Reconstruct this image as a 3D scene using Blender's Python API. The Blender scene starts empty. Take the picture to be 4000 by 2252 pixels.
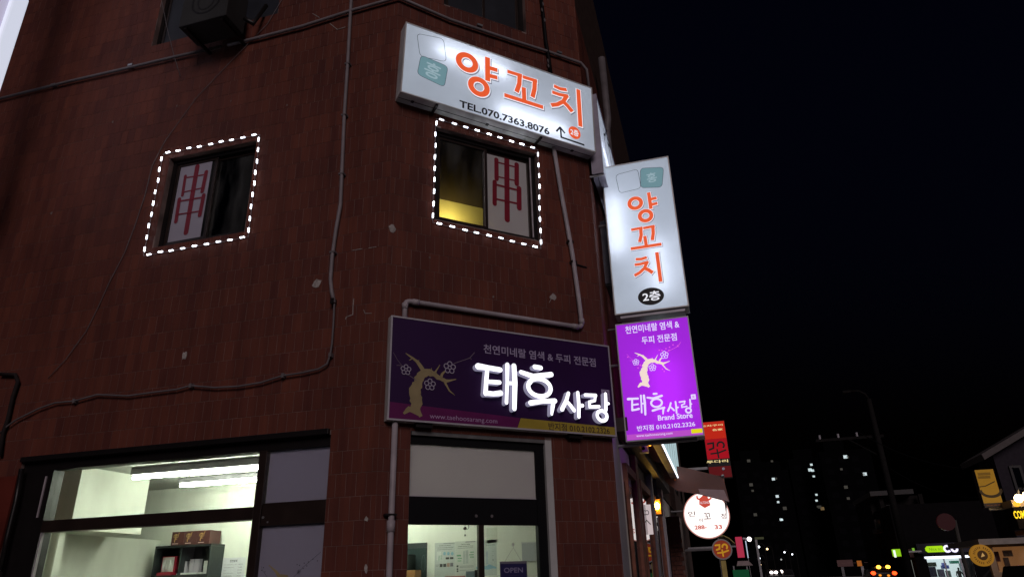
import bpy, math, random
from mathutils import Vector, Matrix
random.seed(7)
R = math.radians
V = Vector
C0 = bpy.context.scene
COL = C0.collection

# ------------------------------------------------------------------ camera
F_PX, W_PX, H_PX = 2704.61, 4000.0, 2252.0
CAM = V((2.4427, -4.9278, 1.6))
CR = V((0.96155901, 0.27297737, -0.02979295))
CU_ = V((0.13336311, -0.36939825, 0.91965168))
CF = V((-0.24003863, 0.88827264, 0.39160333))
cd = bpy.data.cameras.new('camera')
cam = bpy.data.objects.new('camera', cd); COL.objects.link(cam)
cam.matrix_world = Matrix(((CR.x, CU_.x, -CF.x, CAM.x), (CR.y, CU_.y, -CF.y, CAM.y), (CR.z, CU_.z, -CF.z, CAM.z), (0, 0, 0, 1)))
cd.sensor_width = 36.0; cd.lens = F_PX / W_PX * 36.0
cd.clip_start = 0.05; cd.clip_end = 3000
C0.camera = cam

# ------------------------------------------------------------------ night sky, dim fill, exposure
wd = bpy.data.worlds.new('World'); C0.world = wd; wd.use_nodes = True
wn = wd.node_tree.nodes; wl = wd.node_tree.links; wn.clear()
sky = wn.new('ShaderNodeTexSky'); sky.sky_type = 'NISHITA'; sky.sun_disc = False
sky.sun_elevation = R(-4.2); sky.sun_rotation = R(150); sky.air_density = 1.0; sky.dust_density = 1.0
bg = wn.new('ShaderNodeBackground'); bg.inputs['Strength'].default_value = 0.15
wo = wn.new('ShaderNodeOutputWorld')
tint = wn.new('ShaderNodeMix'); tint.data_type = 'RGBA'; tint.blend_type = 'MULTIPLY'; tint.inputs[0].default_value = 1.0; tint.inputs[7].default_value = (0.34, 0.42, 1.15, 1)
wl.new(sky.outputs[0], tint.inputs[6]); wl.new(tint.outputs[2], bg.inputs[0]); wl.new(bg.outputs[0], wo.inputs[0])
sd = bpy.data.lights.new('sun', 'SUN'); sd.energy = 0.80; sd.angle = R(25); sd.color = (1.0, 0.84, 0.86)
sun = bpy.data.objects.new('sun', sd); COL.objects.link(sun)
sun.rotation_euler = V((-0.33, 0.80, -0.42)).to_track_quat('-Z', 'Y').to_euler()
vs = C0.view_settings; vs.view_transform = 'Standard'; vs.look = 'None'; vs.exposure = 0.0; vs.gamma = 1.0; vs.use_curve_mapping = False
C0.cycles.use_denoising = True
C0.cycles.max_bounces = 8; C0.cycles.diffuse_bounces = 4; C0.cycles.transparent_max_bounces = 16
C0.cycles.sample_clamp_indirect = 4.0
C0.cycles.caustics_reflective = False; C0.cycles.caustics_refractive = False

# ------------------------------------------------------------------ frames (flat coordinate systems on real surfaces)
class Fr:
    def __init__(s, o, u, v, n): s.o, s.u, s.v, s.n = V(o), V(u), V(v), V(n)
    def p(s, u, v, n=0.0): return s.o + s.u * u + s.v * v + s.n * n
    def m(s, u, v, n=0.0):
        p = s.p(u, v, n); a, b, c = s.u, s.n, s.v
        return Matrix(((a.x, b.x, c.x, p.x), (a.y, b.y, c.y, p.y), (a.z, b.z, c.z, p.z), (0, 0, 0, 1)))
Z = V((0, 0, 1))
DC = V((0.73467546, 0.67841873, 0)); NC = V((0.67841873, -0.73467546, 0))
CW = 2.20
P1 = DC * CW
FL = Fr((0, 0, 0), (1, 0, 0), Z, (0, -1, 0))            # long left wall, u to the right (negative u = along the wall)
FC = Fr((0, 0, 0), DC, Z, NC)                            # chamfered corner face
FT = Fr((P1.x, P1.y, 0), (0, 1, 0), Z, (1, 0, 0))        # wall along the street
def FP(y, x=0.0): return Fr((x, y, 0), (1, 0, 0), Z, (0, -1, 0))   # plane across the street at distance y
def FX(x): return Fr((x, 0, 0), (0, 1, 0), Z, (1, 0, 0))
G = Fr((0, 0, 0), (1, 0, 0), (0, 1, 0), (0, 0, 1))       # ground plan
def uv(F, px, py, n=0.0):
    d = CF * F_PX + CR * (px - W_PX / 2) - CU_ * (py - H_PX / 2)
    o = F.o + F.n * n
    t = (o - CAM).dot(F.n) / d.dot(F.n)
    p = CAM + d * t - F.o
    return (p.dot(F.u), p.dot(F.v))
def crop(x0, y0, s): return lambda x, y: (x0 + x / s, y0 + y / s)
z2, z3, z7, z8 = crop(1000, 0, 2.575), crop(1500, 0, 2.575), crop(1400, 400, 2.575), crop(1450, 1150, 2.575)
z4, zv, zp = crop(0, 450, 2.575), crop(2300, 650, 2.4175), crop(2300, 1150, 2.4167)
zs, zr, zf = crop(2350, 1630, 2.332), crop(3300, 1500, 1.929), crop(2800, 1500, 1.928)
zd, z5, zL, zq = crop(1400, 1630, 2.332), crop(500, 1700, 2.627), crop(0, 1650, 2.409), crop(1550, 2030, 4.293)
zk = crop(550, 1950, 4.802)
def ground(y): return max(0.0, min(y, 60.0) - 4.0) * 0.014

# ------------------------------------------------------------------ materials
def lin(c): return tuple((x / 255 / 12.92) if x / 255 <= 0.04045 else ((x / 255 + 0.055) / 1.055) ** 2.4 for x in c)
MATS = {}
def mat(name, col, rough=0.6, metal=0.0, var=0.15, scale=8.0, bump=0.0, emit=None, estr=1.0, spec=0.4):
    if name in MATS: return MATS[name]
    m = bpy.data.materials.new(name); m.use_nodes = True; nt = m.node_tree; N, L = nt.nodes, nt.links
    b = N['Principled BSDF']; b.inputs['Roughness'].default_value = rough; b.inputs['Metallic'].default_value = metal
    b.inputs['Specular IOR Level'].default_value = spec
    if var > 0:
        tc = N.new('ShaderNodeTexCoord'); nz = N.new('ShaderNodeTexNoise'); nz.inputs['Scale'].default_value = scale; nz.inputs['Detail'].default_value = 5
        L.new(tc.outputs['Object'], nz.inputs['Vector'])
        rp = N.new('ShaderNodeValToRGB'); rp.color_ramp.elements[0].position = 0.3; rp.color_ramp.elements[1].position = 0.72
        rp.color_ramp.elements[0].color = (*[c * (1 - var) for c in col], 1); rp.color_ramp.elements[1].color = (*[min(1, c * (1 + var)) for c in col], 1)
        L.new(nz.outputs['Fac'], rp.inputs[0]); L.new(rp.outputs[0], b.inputs['Base Color'])
        if bump > 0:
            bp = N.new('ShaderNodeBump'); bp.inputs['Strength'].default_value = bump; bp.inputs['Distance'].default_value = 0.01
            L.new(nz.outputs['Fac'], bp.inputs['Height']); L.new(bp.outputs[0], b.inputs['Normal'])
    else: b.inputs['Base Color'].default_value = (*col, 1)
    if emit is not None:
        b.inputs['Emission Color'].default_value = (*emit, 1); b.inputs['Emission Strength'].default_value = estr
    MATS[name] = m; return m
def emis(name, srgb, k=1.0, base=None):
    c = lin(srgb); return mat(name, base or tuple(min(0.8, x * 0.5) for x in c), rough=0.5, var=0, emit=c, estr=k, spec=0.2)
def glass(name, tint=(0.9, 0.93, 0.92), smudge=0.0):
    if name in MATS: return MATS[name]
    m = bpy.data.materials.new(name); m.use_nodes = True; N, L = m.node_tree.nodes, m.node_tree.links; N.clear()
    t = N.new('ShaderNodeBsdfTransparent'); t.inputs[0].default_value = (*tint, 1)
    g = N.new('ShaderNodeBsdfGlossy'); g.inputs['Roughness'].default_value = 0.0; g.inputs[0].default_value = (0.9, 0.9, 0.9, 1)
    fr = N.new('ShaderNodeFresnel'); ge = N.new('ShaderNodeNewGeometry'); mr = N.new('ShaderNodeMapRange'); mr.inputs[3].default_value = 1.5; mr.inputs[4].default_value = 1 / 1.5
    L.new(ge.outputs['Backfacing'], mr.inputs[0]); L.new(mr.outputs[0], fr.inputs[0])
    nz = N.new('ShaderNodeTexNoise'); nz.inputs['Scale'].default_value = 3; bp = N.new('ShaderNodeBump'); bp.inputs['Strength'].default_value = 0.004
    tc = N.new('ShaderNodeTexCoord'); L.new(tc.outputs['Object'], nz.inputs[0]); L.new(nz.outputs['Fac'], bp.inputs['Height']); L.new(bp.outputs[0], g.inputs['Normal'])
    mx = N.new('ShaderNodeMixShader'); o = N.new('ShaderNodeOutputMaterial')
    L.new(fr.outputs[0], mx.inputs[0]); L.new(t.outputs[0], mx.inputs[1]); L.new(g.outputs[0], mx.inputs[2]); L.new(mx.outputs[0], o.inputs[0])
    if smudge > 0:
        dd = N.new('ShaderNodeBsdfDiffuse'); dd.inputs[0].default_value = (0.6, 0.6, 0.58, 1); mp = N.new('ShaderNodeMapping'); mp.inputs['Scale'].default_value = (3.0, 3.0, 0.8); n2 = N.new('ShaderNodeTexNoise'); n2.inputs['Scale'].default_value = 2.0; n2.inputs['Detail'].default_value = 8
        L.new(tc.outputs['Object'], mp.inputs[0]); L.new(mp.outputs[0], n2.inputs[0]); r2 = N.new('ShaderNodeMapRange'); r2.inputs[1].default_value = 0.42; r2.inputs[2].default_value = 0.75; r2.inputs[4].default_value = smudge; L.new(n2.outputs['Fac'], r2.inputs[0])
        m2 = N.new('ShaderNodeMixShader'); L.new(r2.outputs[0], m2.inputs[0]); L.new(mx.outputs[0], m2.inputs[1]); L.new(dd.outputs[0], m2.inputs[2]); L.new(m2.outputs[0], o.inputs[0])
    MATS[name] = m; return m
def translucent(name, tcol, dcol, trans=0.6, gloss=0.06, emit=None, estr=0.0, dirt=0.0):
    """a diffusing sheet: film, acrylic light-box face, blind"""
    if name in MATS: return MATS[name]
    m = bpy.data.materials.new(name); m.use_nodes = True; N, L = m.node_tree.nodes, m.node_tree.links; N.clear()
    a = N.new('ShaderNodeBsdfTranslucent'); a.inputs[0].default_value = (*tcol, 1)
    d = N.new('ShaderNodeBsdfDiffuse'); d.inputs[0].default_value = (*dcol, 1)
    g = N.new('ShaderNodeBsdfGlossy'); g.inputs['Roughness'].default_value = 0.12
    if dirt > 0:
        nz = N.new('ShaderNodeTexNoise'); nz.inputs['Scale'].default_value = 2.3; nz.inputs['Detail'].default_value = 8
        tc = N.new('ShaderNodeTexCoord'); L.new(tc.outputs['Object'], nz.inputs[0])
        rp = N.new('ShaderNodeValToRGB'); rp.color_ramp.elements[0].position = 0.25; rp.color_ramp.elements[1].position = 0.6
        rp.color_ramp.elements[0].color = (*[c * (1 - dirt) for c in tcol], 1); rp.color_ramp.elements[1].color = (*tcol, 1)
        L.new(nz.outputs['Fac'], rp.inputs[0]); L.new(rp.outputs[0], a.inputs[0])
    m1 = N.new('ShaderNodeMixShader'); m1.inputs[0].default_value = trans
    L.new(d.outputs[0], m1.inputs[1]); L.new(a.outputs[0], m1.inputs[2])
    m2 = N.new('ShaderNodeMixShader'); m2.inputs[0].default_value = gloss
    L.new(m1.outputs[0], m2.inputs[1]); L.new(g.outputs[0], m2.inputs[2])
    out = m2.outputs[0]; o = N.new('ShaderNodeOutputMaterial')
    if emit is not None:
        e = N.new('ShaderNodeEmission'); e.inputs[0].default_value = (*emit, 1); e.inputs[1].default_value = estr
        ad = N.new('ShaderNodeAddShader'); L.new(out, ad.inputs[0]); L.new(e.outputs[0], ad.inputs[1]); out = ad.outputs[0]
    L.new(out, o.inputs[0]); MATS[name] = m; return m
def tile_mat():
    m = bpy.data.materials.new('glazed_brown_tile'); m.use_nodes = True; N, L = m.node_tree.nodes, m.node_tree.links
    b = N['Principled BSDF']; b.inputs['Roughness'].default_value = 0.42; b.inputs['Specular IOR Level'].default_value = 0.16
    gi = N.new('ShaderNodeNewGeometry'); oi = N.new('ShaderNodeObjectInfo')
    ad = N.new('ShaderNodeMath'); ad.operation = 'ADD'; L.new(gi.outputs['Random Per Island'], ad.inputs[0]); L.new(oi.outputs['Random'], ad.inputs[1])
    fr = N.new('ShaderNodeMath'); fr.operation = 'FRACT'; L.new(ad.outputs[0], fr.inputs[0])
    rp = N.new('ShaderNodeValToRGB'); e = rp.color_ramp.elements
    e[0].color = (0.102, 0.031, 0.024, 1); e[1].color = (0.138, 0.042, 0.028, 1)
    k = e.new(0.5); k.color = (0.118, 0.036, 0.025, 1)
    L.new(fr.outputs[0], rp.inputs[0])
    nz = N.new('ShaderNodeTexNoise'); nz.inputs['Scale'].default_value = 1.3; nz.inputs['Detail'].default_value = 6; L.new(gi.outputs['Position'], nz.inputs[0])
    r2 = N.new('ShaderNodeValToRGB'); r2.color_ramp.elements[0].position = 0.3; r2.color_ramp.elements[1].position = 0.7
    r2.color_ramp.elements[0].color = (0.80, 0.80, 0.82, 1); r2.color_ramp.elements[1].color = (1.12, 1.06, 1.0, 1)
    L.new(nz.outputs['Fac'], r2.inputs[0])
    mx = N.new('ShaderNodeMix'); mx.data_type = 'RGBA'; mx.blend_type = 'MULTIPLY'; mx.inputs[0].default_value = 1.0
    L.new(rp.outputs[0], mx.inputs[6]); L.new(r2.outputs[0], mx.inputs[7]); L.new(mx.outputs[2], b.inputs['Base Color'])
    mp = N.new('ShaderNodeMapping'); mp.inputs['Scale'].default_value = (7.0, 7.0, 0.55); L.new(gi.outputs['Position'], mp.inputs[0])
    ns = N.new('ShaderNodeTexNoise'); ns.inputs['Scale'].default_value = 1.0; ns.inputs['Detail'].default_value = 7; ns.inputs['Roughness'].default_value = 0.65; L.new(mp.outputs[0], ns.inputs[0])
    rs = N.new('ShaderNodeValToRGB'); rs.color_ramp.elements[0].position = 0.36; rs.color_ramp.elements[1].position = 0.58
    rs.color_ramp.elements[0].color = (0.76, 0.76, 0.80, 1); rs.color_ramp.elements[1].color = (1.04, 1.04, 1.02, 1); L.new(ns.outputs['Fac'], rs.inputs[0])
    m3 = N.new('ShaderNodeMix'); m3.data_type = 'RGBA'; m3.blend_type = 'MULTIPLY'; m3.inputs[0].default_value = 1.0
    L.new(mx.outputs[2], m3.inputs[6]); L.new(rs.outputs[0], m3.inputs[7]); L.new(m3.outputs[2], b.inputs['Base Color'])
    n2 = N.new('ShaderNodeTexNoise'); n2.inputs['Scale'].default_value = 40; L.new(gi.outputs['Position'], n2.inputs[0])
    r3 = N.new('ShaderNodeMapRange'); r3.inputs[3].default_value = 0.5; r3.inputs[4].default_value = 0.8; L.new(n2.outputs['Fac'], r3.inputs[0]); L.new(r3.outputs[0], b.inputs['Roughness'])
    bp = N.new('ShaderNodeBump'); bp.inputs['Strength'].default_value = 0.15; bp.inputs['Distance'].default_value = 0.004
    L.new(n2.outputs['Fac'], bp.inputs['Height']); L.new(bp.outputs[0], b.inputs['Normal'])
    return m
M_TILE = tile_mat()
M_MORT = mat('mortar', (0.19, 0.13, 0.115), 0.9, var=0.5, scale=5, bump=0.3)
M_DARK = mat('dark_bronze_aluminium', (0.010, 0.008, 0.008), 0.4, 0.2, var=0.2, scale=5)
M_BROWN = mat('brown_aluminium', (0.028, 0.018, 0.015), 0.33, 0.3, var=0.25, scale=6)
M_ALU = mat('pale_aluminium', (0.50, 0.48, 0.52), 0.4, 0.3, var=0.12, scale=6)
M_SHEET = mat('grey_painted_sheet_metal', (0.58, 0.57, 0.55), 0.45, 0.2, var=0.25, scale=4)
M_PVC = mat('pale_pvc', (0.36, 0.32, 0.34), 0.5, var=0.2, scale=5, bump=0.1)
M_PVC2 = mat('dusty_grey_pvc', (0.13, 0.115, 0.12), 0.55, var=0.25, scale=5, bump=0.15)
M_CABLE = mat('grey_cable_sheath', (0.12, 0.105, 0.11), 0.6, var=0.2)
M_BLACK = mat('black_rubber', (0.006, 0.006, 0.007), 0.6, var=0.1, spec=.1)
M_WHITEW = mat('white_painted_plaster', (0.77, 0.785, 0.695), 0.7, var=0.04, scale=2, bump=0.03)
M_CEIL = mat('grey_ceiling_board', (0.50, 0.51, 0.47), 0.8, var=0.06, scale=2)
M_CONC = mat('concrete', (0.28, 0.27, 0.26), 0.85, var=0.2, scale=3, bump=0.3)
M_ASPH = mat('asphalt', (0.05, 0.05, 0.052), 0.8, var=0.3, scale=30, bump=0.3)
M_CHIP = mat('exposed_mortar_chip', (0.33, 0.30, 0.28), 0.9, var=0.4, scale=40, bump=0.5)
M_GLASS = glass('clear_window_glass', smudge=0.05)
M_DGLASS = glass('tinted_window_glass', (0.35, 0.37, 0.40))
M_LED = emis('cool_white_led', (238, 245, 255), 13.0)
_n, _l = M_LED.node_tree.nodes, M_LED.node_tree.links
_o = _n.new('ShaderNodeObjectInfo'); _r = _n.new('ShaderNodeMapRange'); _r.inputs[3].default_value = 4.0; _r.inputs[4].default_value = 12.0
_l.new(_o.outputs['Random'], _r.inputs[0]); _l.new(_r.outputs[0], _n['Principled BSDF'].inputs['Emission Strength'])
M_TUBE = emis('fluorescent_tube', (246, 252, 230), 95.0)
M_STEEL = mat('galvanised_steel', (0.35, 0.35, 0.36), 0.4, 0.8, var=0.2)

# ------------------------------------------------------------------ mesh builder
class MB:
    def __init__(s): s.v, s.f, s.mi = [], [], []
    def add(s, vs, fs, mi=0):
        b = len(s.v); s.v += [V(x) for x in vs]
        for f in fs: s.f.append([b + i for i in f]); s.mi.append(mi)
        return s
    def box(s, F, u0, u1, v0, v1, n0, n1, mi=0):
        P = [F.p(u, v, n) for n in (n0, n1) for v in (v0, v1) for u in (u0, u1)]
        return s.add(P, [(0, 2, 3, 1), (4, 5, 7, 6), (0, 1, 5, 4), (2, 6, 7, 3), (0, 4, 6, 2), (1, 3, 7, 5)], mi)
    def quad(s, F, pts, n=0.0, mi=0):
        return s.add([F.p(u, v, n) for u, v in pts], [tuple(range(len(pts)))], mi)
    def prism(s, F, pts, n0, n1, mf=0, ms=0):
        k = len(pts); P = [F.p(u, v, n0) for u, v in pts] + [F.p(u, v, n1) for u, v in pts]
        s.add(P, [tuple(range(k, 2 * k))], mf); b = len(s.v) - 2 * k
        s.f.append([b + i for i in reversed(range(k))]); s.mi.append(ms)
        for i in range(k):
            j = (i + 1) % k; s.f.append([b + i, b + j, b + k + j, b + k + i]); s.mi.append(ms)
        return s
    def ribbon(s, F, pts, w, n, n0=None, mi=0, ms=0, rnd=False):
        """a flat stroke; with n0 it becomes a solid from n0 to n"""
        if not isinstance(w, (list, tuple)): w = [w] * len(pts)
        poly_l, poly_r = [], []
        k = len(pts)
        for i, (x, y) in enumerate(pts):
            a = V(pts[max(0, i - 1)]); b = V(pts[min(k - 1, i + 1)]); t = (b - a)
            if 0 < i < k - 1:
                t1 = (V(pts[i]) - a).normalized(); t2 = (b - V(pts[i])).normalized(); tt = (t1 + t2)
                if tt.length < 1e-6: tt = t1
                tt.normalize(); c = max(0.55, tt.dot(t1))
            else: tt = t.normalized(); c = 1
            nn = V((-tt.y, tt.x)) * (w[i] / 2 / c)
            poly_l.append((x + nn.x, y + nn.y)); poly_r.append((x - nn.x, y - nn.y))
        for i in range(k - 1):
            q = [poly_l[i], poly_r[i], poly_r[i + 1], poly_l[i + 1]]
            if n0 is None: s.quad(F, q, n, mi)
            else: s.prism(F, q, n0, n, mi, ms)
        if rnd:
            for i in (0, k - 1):
                e = [(pts[i][0] + w[i] / 2 * math.cos(a * math.pi / 6), pts[i][1] + w[i] / 2 * math.sin(a * math.pi / 6)) for a in range(12)]
                dn = 0.0003 * (1 + (i > 0))
                if n0 is None: s.quad(F, e, n + dn, mi)
                else: s.prism(F, e, n0, n + dn, mi, ms)
        return s
    def ring(s, F, c, rx, ry, w, n, n0=None, mi=0, ms=0, a0=0, a1=360, seg=40):
        pts = [(c[0] + rx * math.cos(R(a0 + (a1 - a0) * i / seg)), c[1] + ry * math.sin(R(a0 + (a1 - a0) * i / seg))) for i in range(seg + 1)]
        for i in range(seg):
            q = []
            for j, sg in ((i, 1), (i, -1), (i + 1, -1), (i + 1, 1)):
                a = R(a0 + (a1 - a0) * j / seg); q.append((c[0] + (rx + sg * w / 2) * math.cos(a), c[1] + (ry + sg * w / 2) * math.sin(a)))
            if n0 is None: s.quad(F, q, n, mi)
            else: s.prism(F, q, n0, n, mi, ms)
        return s
    def disc(s, F, c, rx, ry, n, n0=None, mi=0, ms=0, seg=40):
        e = [(c[0] + rx * math.cos(2 * math.pi * a / seg), c[1] + ry * math.sin(2 * math.pi * a / seg)) for a in range(seg)]
        return s.quad(F, e, n, mi) if n0 is None else s.prism(F, e, n0, n, mi, ms)
    def tube(s, pts, r, seg=8, mi=0, cap=True):
        pts = [V(p) for p in pts]; k = len(pts); rr = r if isinstance(r, (list, tuple)) else [r] * k
        rings = []; ref = None
        for i in range(k):
            a, b = pts[max(0, i - 1)], pts[min(k - 1, i + 1)]; t = (b - a).normalized()
            if 0 < i < k - 1:
                t = ((pts[i] - a).normalized() + (b - pts[i]).normalized()).normalized()
            if ref is None: ref = t.orthogonal().normalized()
            x = (ref - t * ref.dot(t)); x = x.normalized() if x.length > 1e-5 else t.orthogonal().normalized()
            ref = x; y = t.cross(x)
            rings.append([pts[i] + (x * math.cos(2 * math.pi * j / seg) + y * math.sin(2 * math.pi * j / seg)) * rr[i] for j in range(seg)])
        P = [p for g in rings for p in g]; fs = []
        for i in range(k - 1):
            for j in range(seg):
                j2 = (j + 1) % seg; fs.append((i * seg + j, i * seg + j2, (i + 1) * seg + j2, (i + 1) * seg + j))
        if cap: fs += [tuple(reversed(range(seg))), tuple(range((k - 1) * seg, k * seg))]
        return s.add(P, fs, mi)
    def ball(s, c, r, mi=0, seg=10, sz=1.0):
        c = V(c); P = []; fs = []; rings = seg // 2
        for i in range(rings + 1):
            th = math.pi * i / rings
            for j in range(seg):
                ph = 2 * math.pi * j / seg; P.append(c + V((math.sin(th) * math.cos(ph), math.sin(th) * math.sin(ph), math.cos(th) * sz)) * r)
        for i in range(rings):
            for j in range(seg):
                j2 = (j + 1) % seg; fs.append((i * seg + j, (i + 1) * seg + j, (i + 1) * seg + j2, i * seg + j2))
        return s.add(P, fs, mi)
    def build(s, name, mats, parent=None, label=None, cat=None, group=None, kind=None, smooth=False, bevel=0.0, loc=None):
        me = bpy.data.meshes.new(name)
        off = V(loc) if loc is not None else V((0, 0, 0))
        if parent is not None: off = wloc(parent)
        me.from_pydata([tuple(x - off) for x in s.v], [], s.f)
        ml = mats if isinstance(mats, (list, tuple)) else [mats]
        for m in ml: me.materials.append(m)
        if len(ml) > 1: me.polygons.foreach_set('material_index', s.mi)
        if smooth: me.polygons.foreach_set('use_smooth', [True] * len(me.polygons))
        me.update()
        o = bpy.data.objects.new(name, me); COL.objects.link(o)
        if parent is not None: o.parent = parent
        else: o.location = off
        if bevel > 0:
            b = o.modifiers.new('bevel', 'BEVEL'); b.width = bevel; b.segments = 2; b.limit_method = 'ANGLE'
        tag(o, label, cat, group, kind); return o
def wloc(o):
    p = V(o.location)
    while o.parent is not None: o = o.parent; p = p + V(o.location)
    return p
def tag(o, label=None, cat=None, group=None, kind=None):
    for k, x in (('label', label), ('category', cat), ('group', group), ('kind', kind)):
        if x: o[k] = x
    return o
def thing(name, loc, label, cat, group=None):
    o = bpy.data.objects.new(name, None); COL.objects.link(o); o.location = V(loc); o.empty_display_size = 0.1
    return tag(o, label, cat, group)
def text(F, s, u0, u1, v0, v1, n, name, m, parent, bold=0.0, label=None):
    """one line of print, fitted to a box on a surface"""
    cu = bpy.data.curves.new('lettering', 'FONT'); cu.body = s; cu.size = 1.0; cu.offset = bold; cu.resolution_u = 3
    t = bpy.data.objects.new('lettering', cu); COL.objects.link(t)
    bpy.context.view_layer.update()
    me = bpy.data.meshes.new_from_object(t)
    bpy.data.objects.remove(t); bpy.data.curves.remove(cu)
    if len(me.vertices) == 0: return None
    xs = [v.co.x for v in me.vertices]; ys = [v.co.y for v in me.vertices]
    x0, x1, y0, y1 = min(xs), max(xs), min(ys), max(ys); off = wloc(parent)
    for v in me.vertices:
        v.co = F.p(u0 + (v.co.x - x0) / max(1e-6, x1 - x0) * (u1 - u0), v0 + (v.co.y - y0) / max(1e-6, y1 - y0) * (v1 - v0), n) - off
    me.materials.clear(); me.materials.append(m)
    o = bpy.data.objects.new(name, me); COL.objects.link(o); o.parent = parent
    return tag(o, label)
def tpx(F, s, lb, rt, n, name, m, parent, bold=0.0, h=None):
    a, b = uv(F, *lb, n), uv(F, *rt, n)
    return text(F, s, a[0], b[0], a[1], (a[1] + h) if h else b[1], n, name, m, parent, bold)
def wallmesh(mb, F, u0, u1, v0, v1, n0, n1, holes, mi=0):
    us = sorted({u0, u1, *[x for h in holes for x in h[:2] if u0 < x < u1]}); vs_ = sorted({v0, v1, *[x for h in holes for x in h[2:] if v0 < x < v1]})
    for a, b in zip(us, us[1:]):
        for c, d in zip(vs_, vs_[1:]):
            m = ((a + b) / 2, (c + d) / 2)
            if any(h[0] < m[0] < h[1] and h[2] < m[1] < h[3] for h in holes): continue
            mb.box(F, a, b, c, d, n0, n1, mi)

# ================================================================== GROUND
mb = MB()
for y0, y1 in ((-40, 4), (4, 60), (60, 140), (140, 700)):
    xs = (-400, 2.9, 9.5, 400)
    mb.add([(xs[0], y0, ground(y0) - 0.006), (xs[3], y0, ground(y0) - 0.006), (xs[3], y1, ground(y1) - 0.006), (xs[0], y1, ground(y1) - 0.006)], [(0, 1, 2, 3)])
mb.build('ground', M_CONC, kind='structure')
mb = MB()
for x0, x1, y0, y1 in ((2.7, 9.2, -38, 4), (2.7, 9.2, 4, 140), (-38, 2.7, -38, -1.6)):
    mb.add([(x0, y0, ground(y0)), (x1, y0, ground(y0)), (x1, y1, ground(y1)), (x0, y1, ground(y1))], [(0, 1, 2, 3)])
mb.build('road', M_ASPH, kind='structure')
mb = MB(); mb.box(G, -12, 2.55, -1.5, 1.6, 0.004, 0.13); mb.box(G, 1.0, 2.55, 1.6, 30, 0.004, 0.13)
mb.build('pavement', M_CONC, kind='structure')

# ================================================================== CORNER BUILDING
BLD = thing('corner_building', (0, 0, 0), 'brown tiled corner building with a lit salon on its ground floor', 'building')
HL = [(-2.525, -1.495, 4.735, 5.765), (-3.52, -0.42, 0.55, 2.735), (-3.1, -1.45, 7.42, 9.0)]
HC = [(0.43, 1.555, 4.70, 5.72), (0.26, 1.55, 0.0, 2.745), (0.50, 1.50, 7.33, 8.8)]
HT = [(2.2, 4.0, 4.4, 5.8)]
mb = MB()
wallmesh(mb, FL, -9.0, 0.0, 0.0, 10.5, -0.20, -0.0024, HL)
wallmesh(mb, FC, 0.0, CW, 0.0, 10.5, -0.20, -0.0024, HC)
mb.build('mortar_wall', M_MORT, BLD)
mb = MB(); wallmesh(mb, FT, 0.0, 10.0, 2.9, 10.5, -0.20, -0.006, HT); mb.build('street_side_wall', mat('shaded_mortar', (.05, .032, .028), .95, var=.3, spec=.05), BLD)  # mortar colour darkened here to paint in the shade of the street side
TW, TH, T0 = 0.0875, 0.1747, 0.149
def tile_rects(F, u0, u1, v0, v1, holes):
    out = []; r0 = int(math.floor((v0 - T0) / TH))
    r = r0
    while T0 + r * TH < v1:
        a, b = T0 + r * TH, T0 + (r + 1) * TH; k = 0
        sh = TW / 2 if r % 2 else 0.0
        u = -sh if u1 > 0.01 else sh
        step = TW if u1 > 0.01 else -TW
        while (u < u1 if step > 0 else u > u0):
            x0, x1 = (u, u + TW) if step > 0 else (u - TW, u)
            x0, x1, y0, y1 = max(x0, u0), min(x1, u1), max(a, v0), min(b, v1)
            u += step
            ok = True
            for h in holes:
                if x1 <= h[0] or x0 >= h[1] or y1 <= h[2] or y0 >= h[3]: continue
                opts = [(x0, min(x1, h[0]), y0, y1), (max(x0, h[1]), x1, y0, y1), (x0, x1, y0, min(y1, h[2])), (x0, x1, max(y0, h[3]), y1)]
                opts = [o for o in opts if o[1] - o[0] > 0.012 and o[3] - o[2] > 0.012]
                if not opts: ok = False; break
                x0, x1, y0, y1 = max(opts, key=lambda o: (o[1] - o[0]) * (o[3] - o[2]))
            if ok and x1 - x0 > 0.01 and y1 - y0 > 0.01: out.append((x0, x1, y0, y1))
        r += 1
    return out
def tile_geo(mb, F, x0, x1, y0, y1, dn, g=0.0014, c=0.0012):
    a = [(x0 + g, y0 + g), (x1 - g, y0 + g), (x1 - g, y1 - g), (x0 + g, y1 - g)]
    b = [(x0 + g + c, y0 + g + c), (x1 - g - c, y0 + g + c), (x1 - g - c, y1 - g - c), (x0 + g + c, y1 - g - c)]
    t = [random.uniform(-0.0006, 0.0006) for _ in range(4)]
    P = [F.p(u, v, -0.0055) for u, v in a] + [F.p(u, v, -0.0012 + dn) for u, v in a] + [F.p(u, v, dn + t[i]) for i, (u, v) in enumerate(b)]
    fs = [(8, 9, 10, 11)]
    for i in range(4):
        j = (i + 1) % 4; fs += [(i, j, 4 + j, 4 + i), (4 + i, 4 + j, 8 + j, 8 + i)]
    mb.add(P, fs)
allt = []
for F, a, b, c, d, hs in ((FL, -6.2, 0, 0.5, 9.4, HL), (FC, 0, CW, 0.0, 9.4, HC), (FT, 0, 6.0, 2.9, 8.0, HT)):
    for q in tile_rects(F, a, b, c, d, hs): allt.append((F, q))
BROKEN = [uv(FL, 1230, 1108), uv(FC, 1532, 892), uv(FL, 722, 1380), uv(FC, 1702, 748)]
def hidden(F, q):
    u, v = (q[0] + q[1]) / 2, (q[2] + q[3]) / 2
    if F is FC and ((0 < u < 2.25 and 2.6 < v < 3.75) or (v > 5.75) or v < 2.2): return True
    if F is FT: return True
    if F is FL and (v < 2.8 or v > 6.8): return True
    return False
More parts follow.
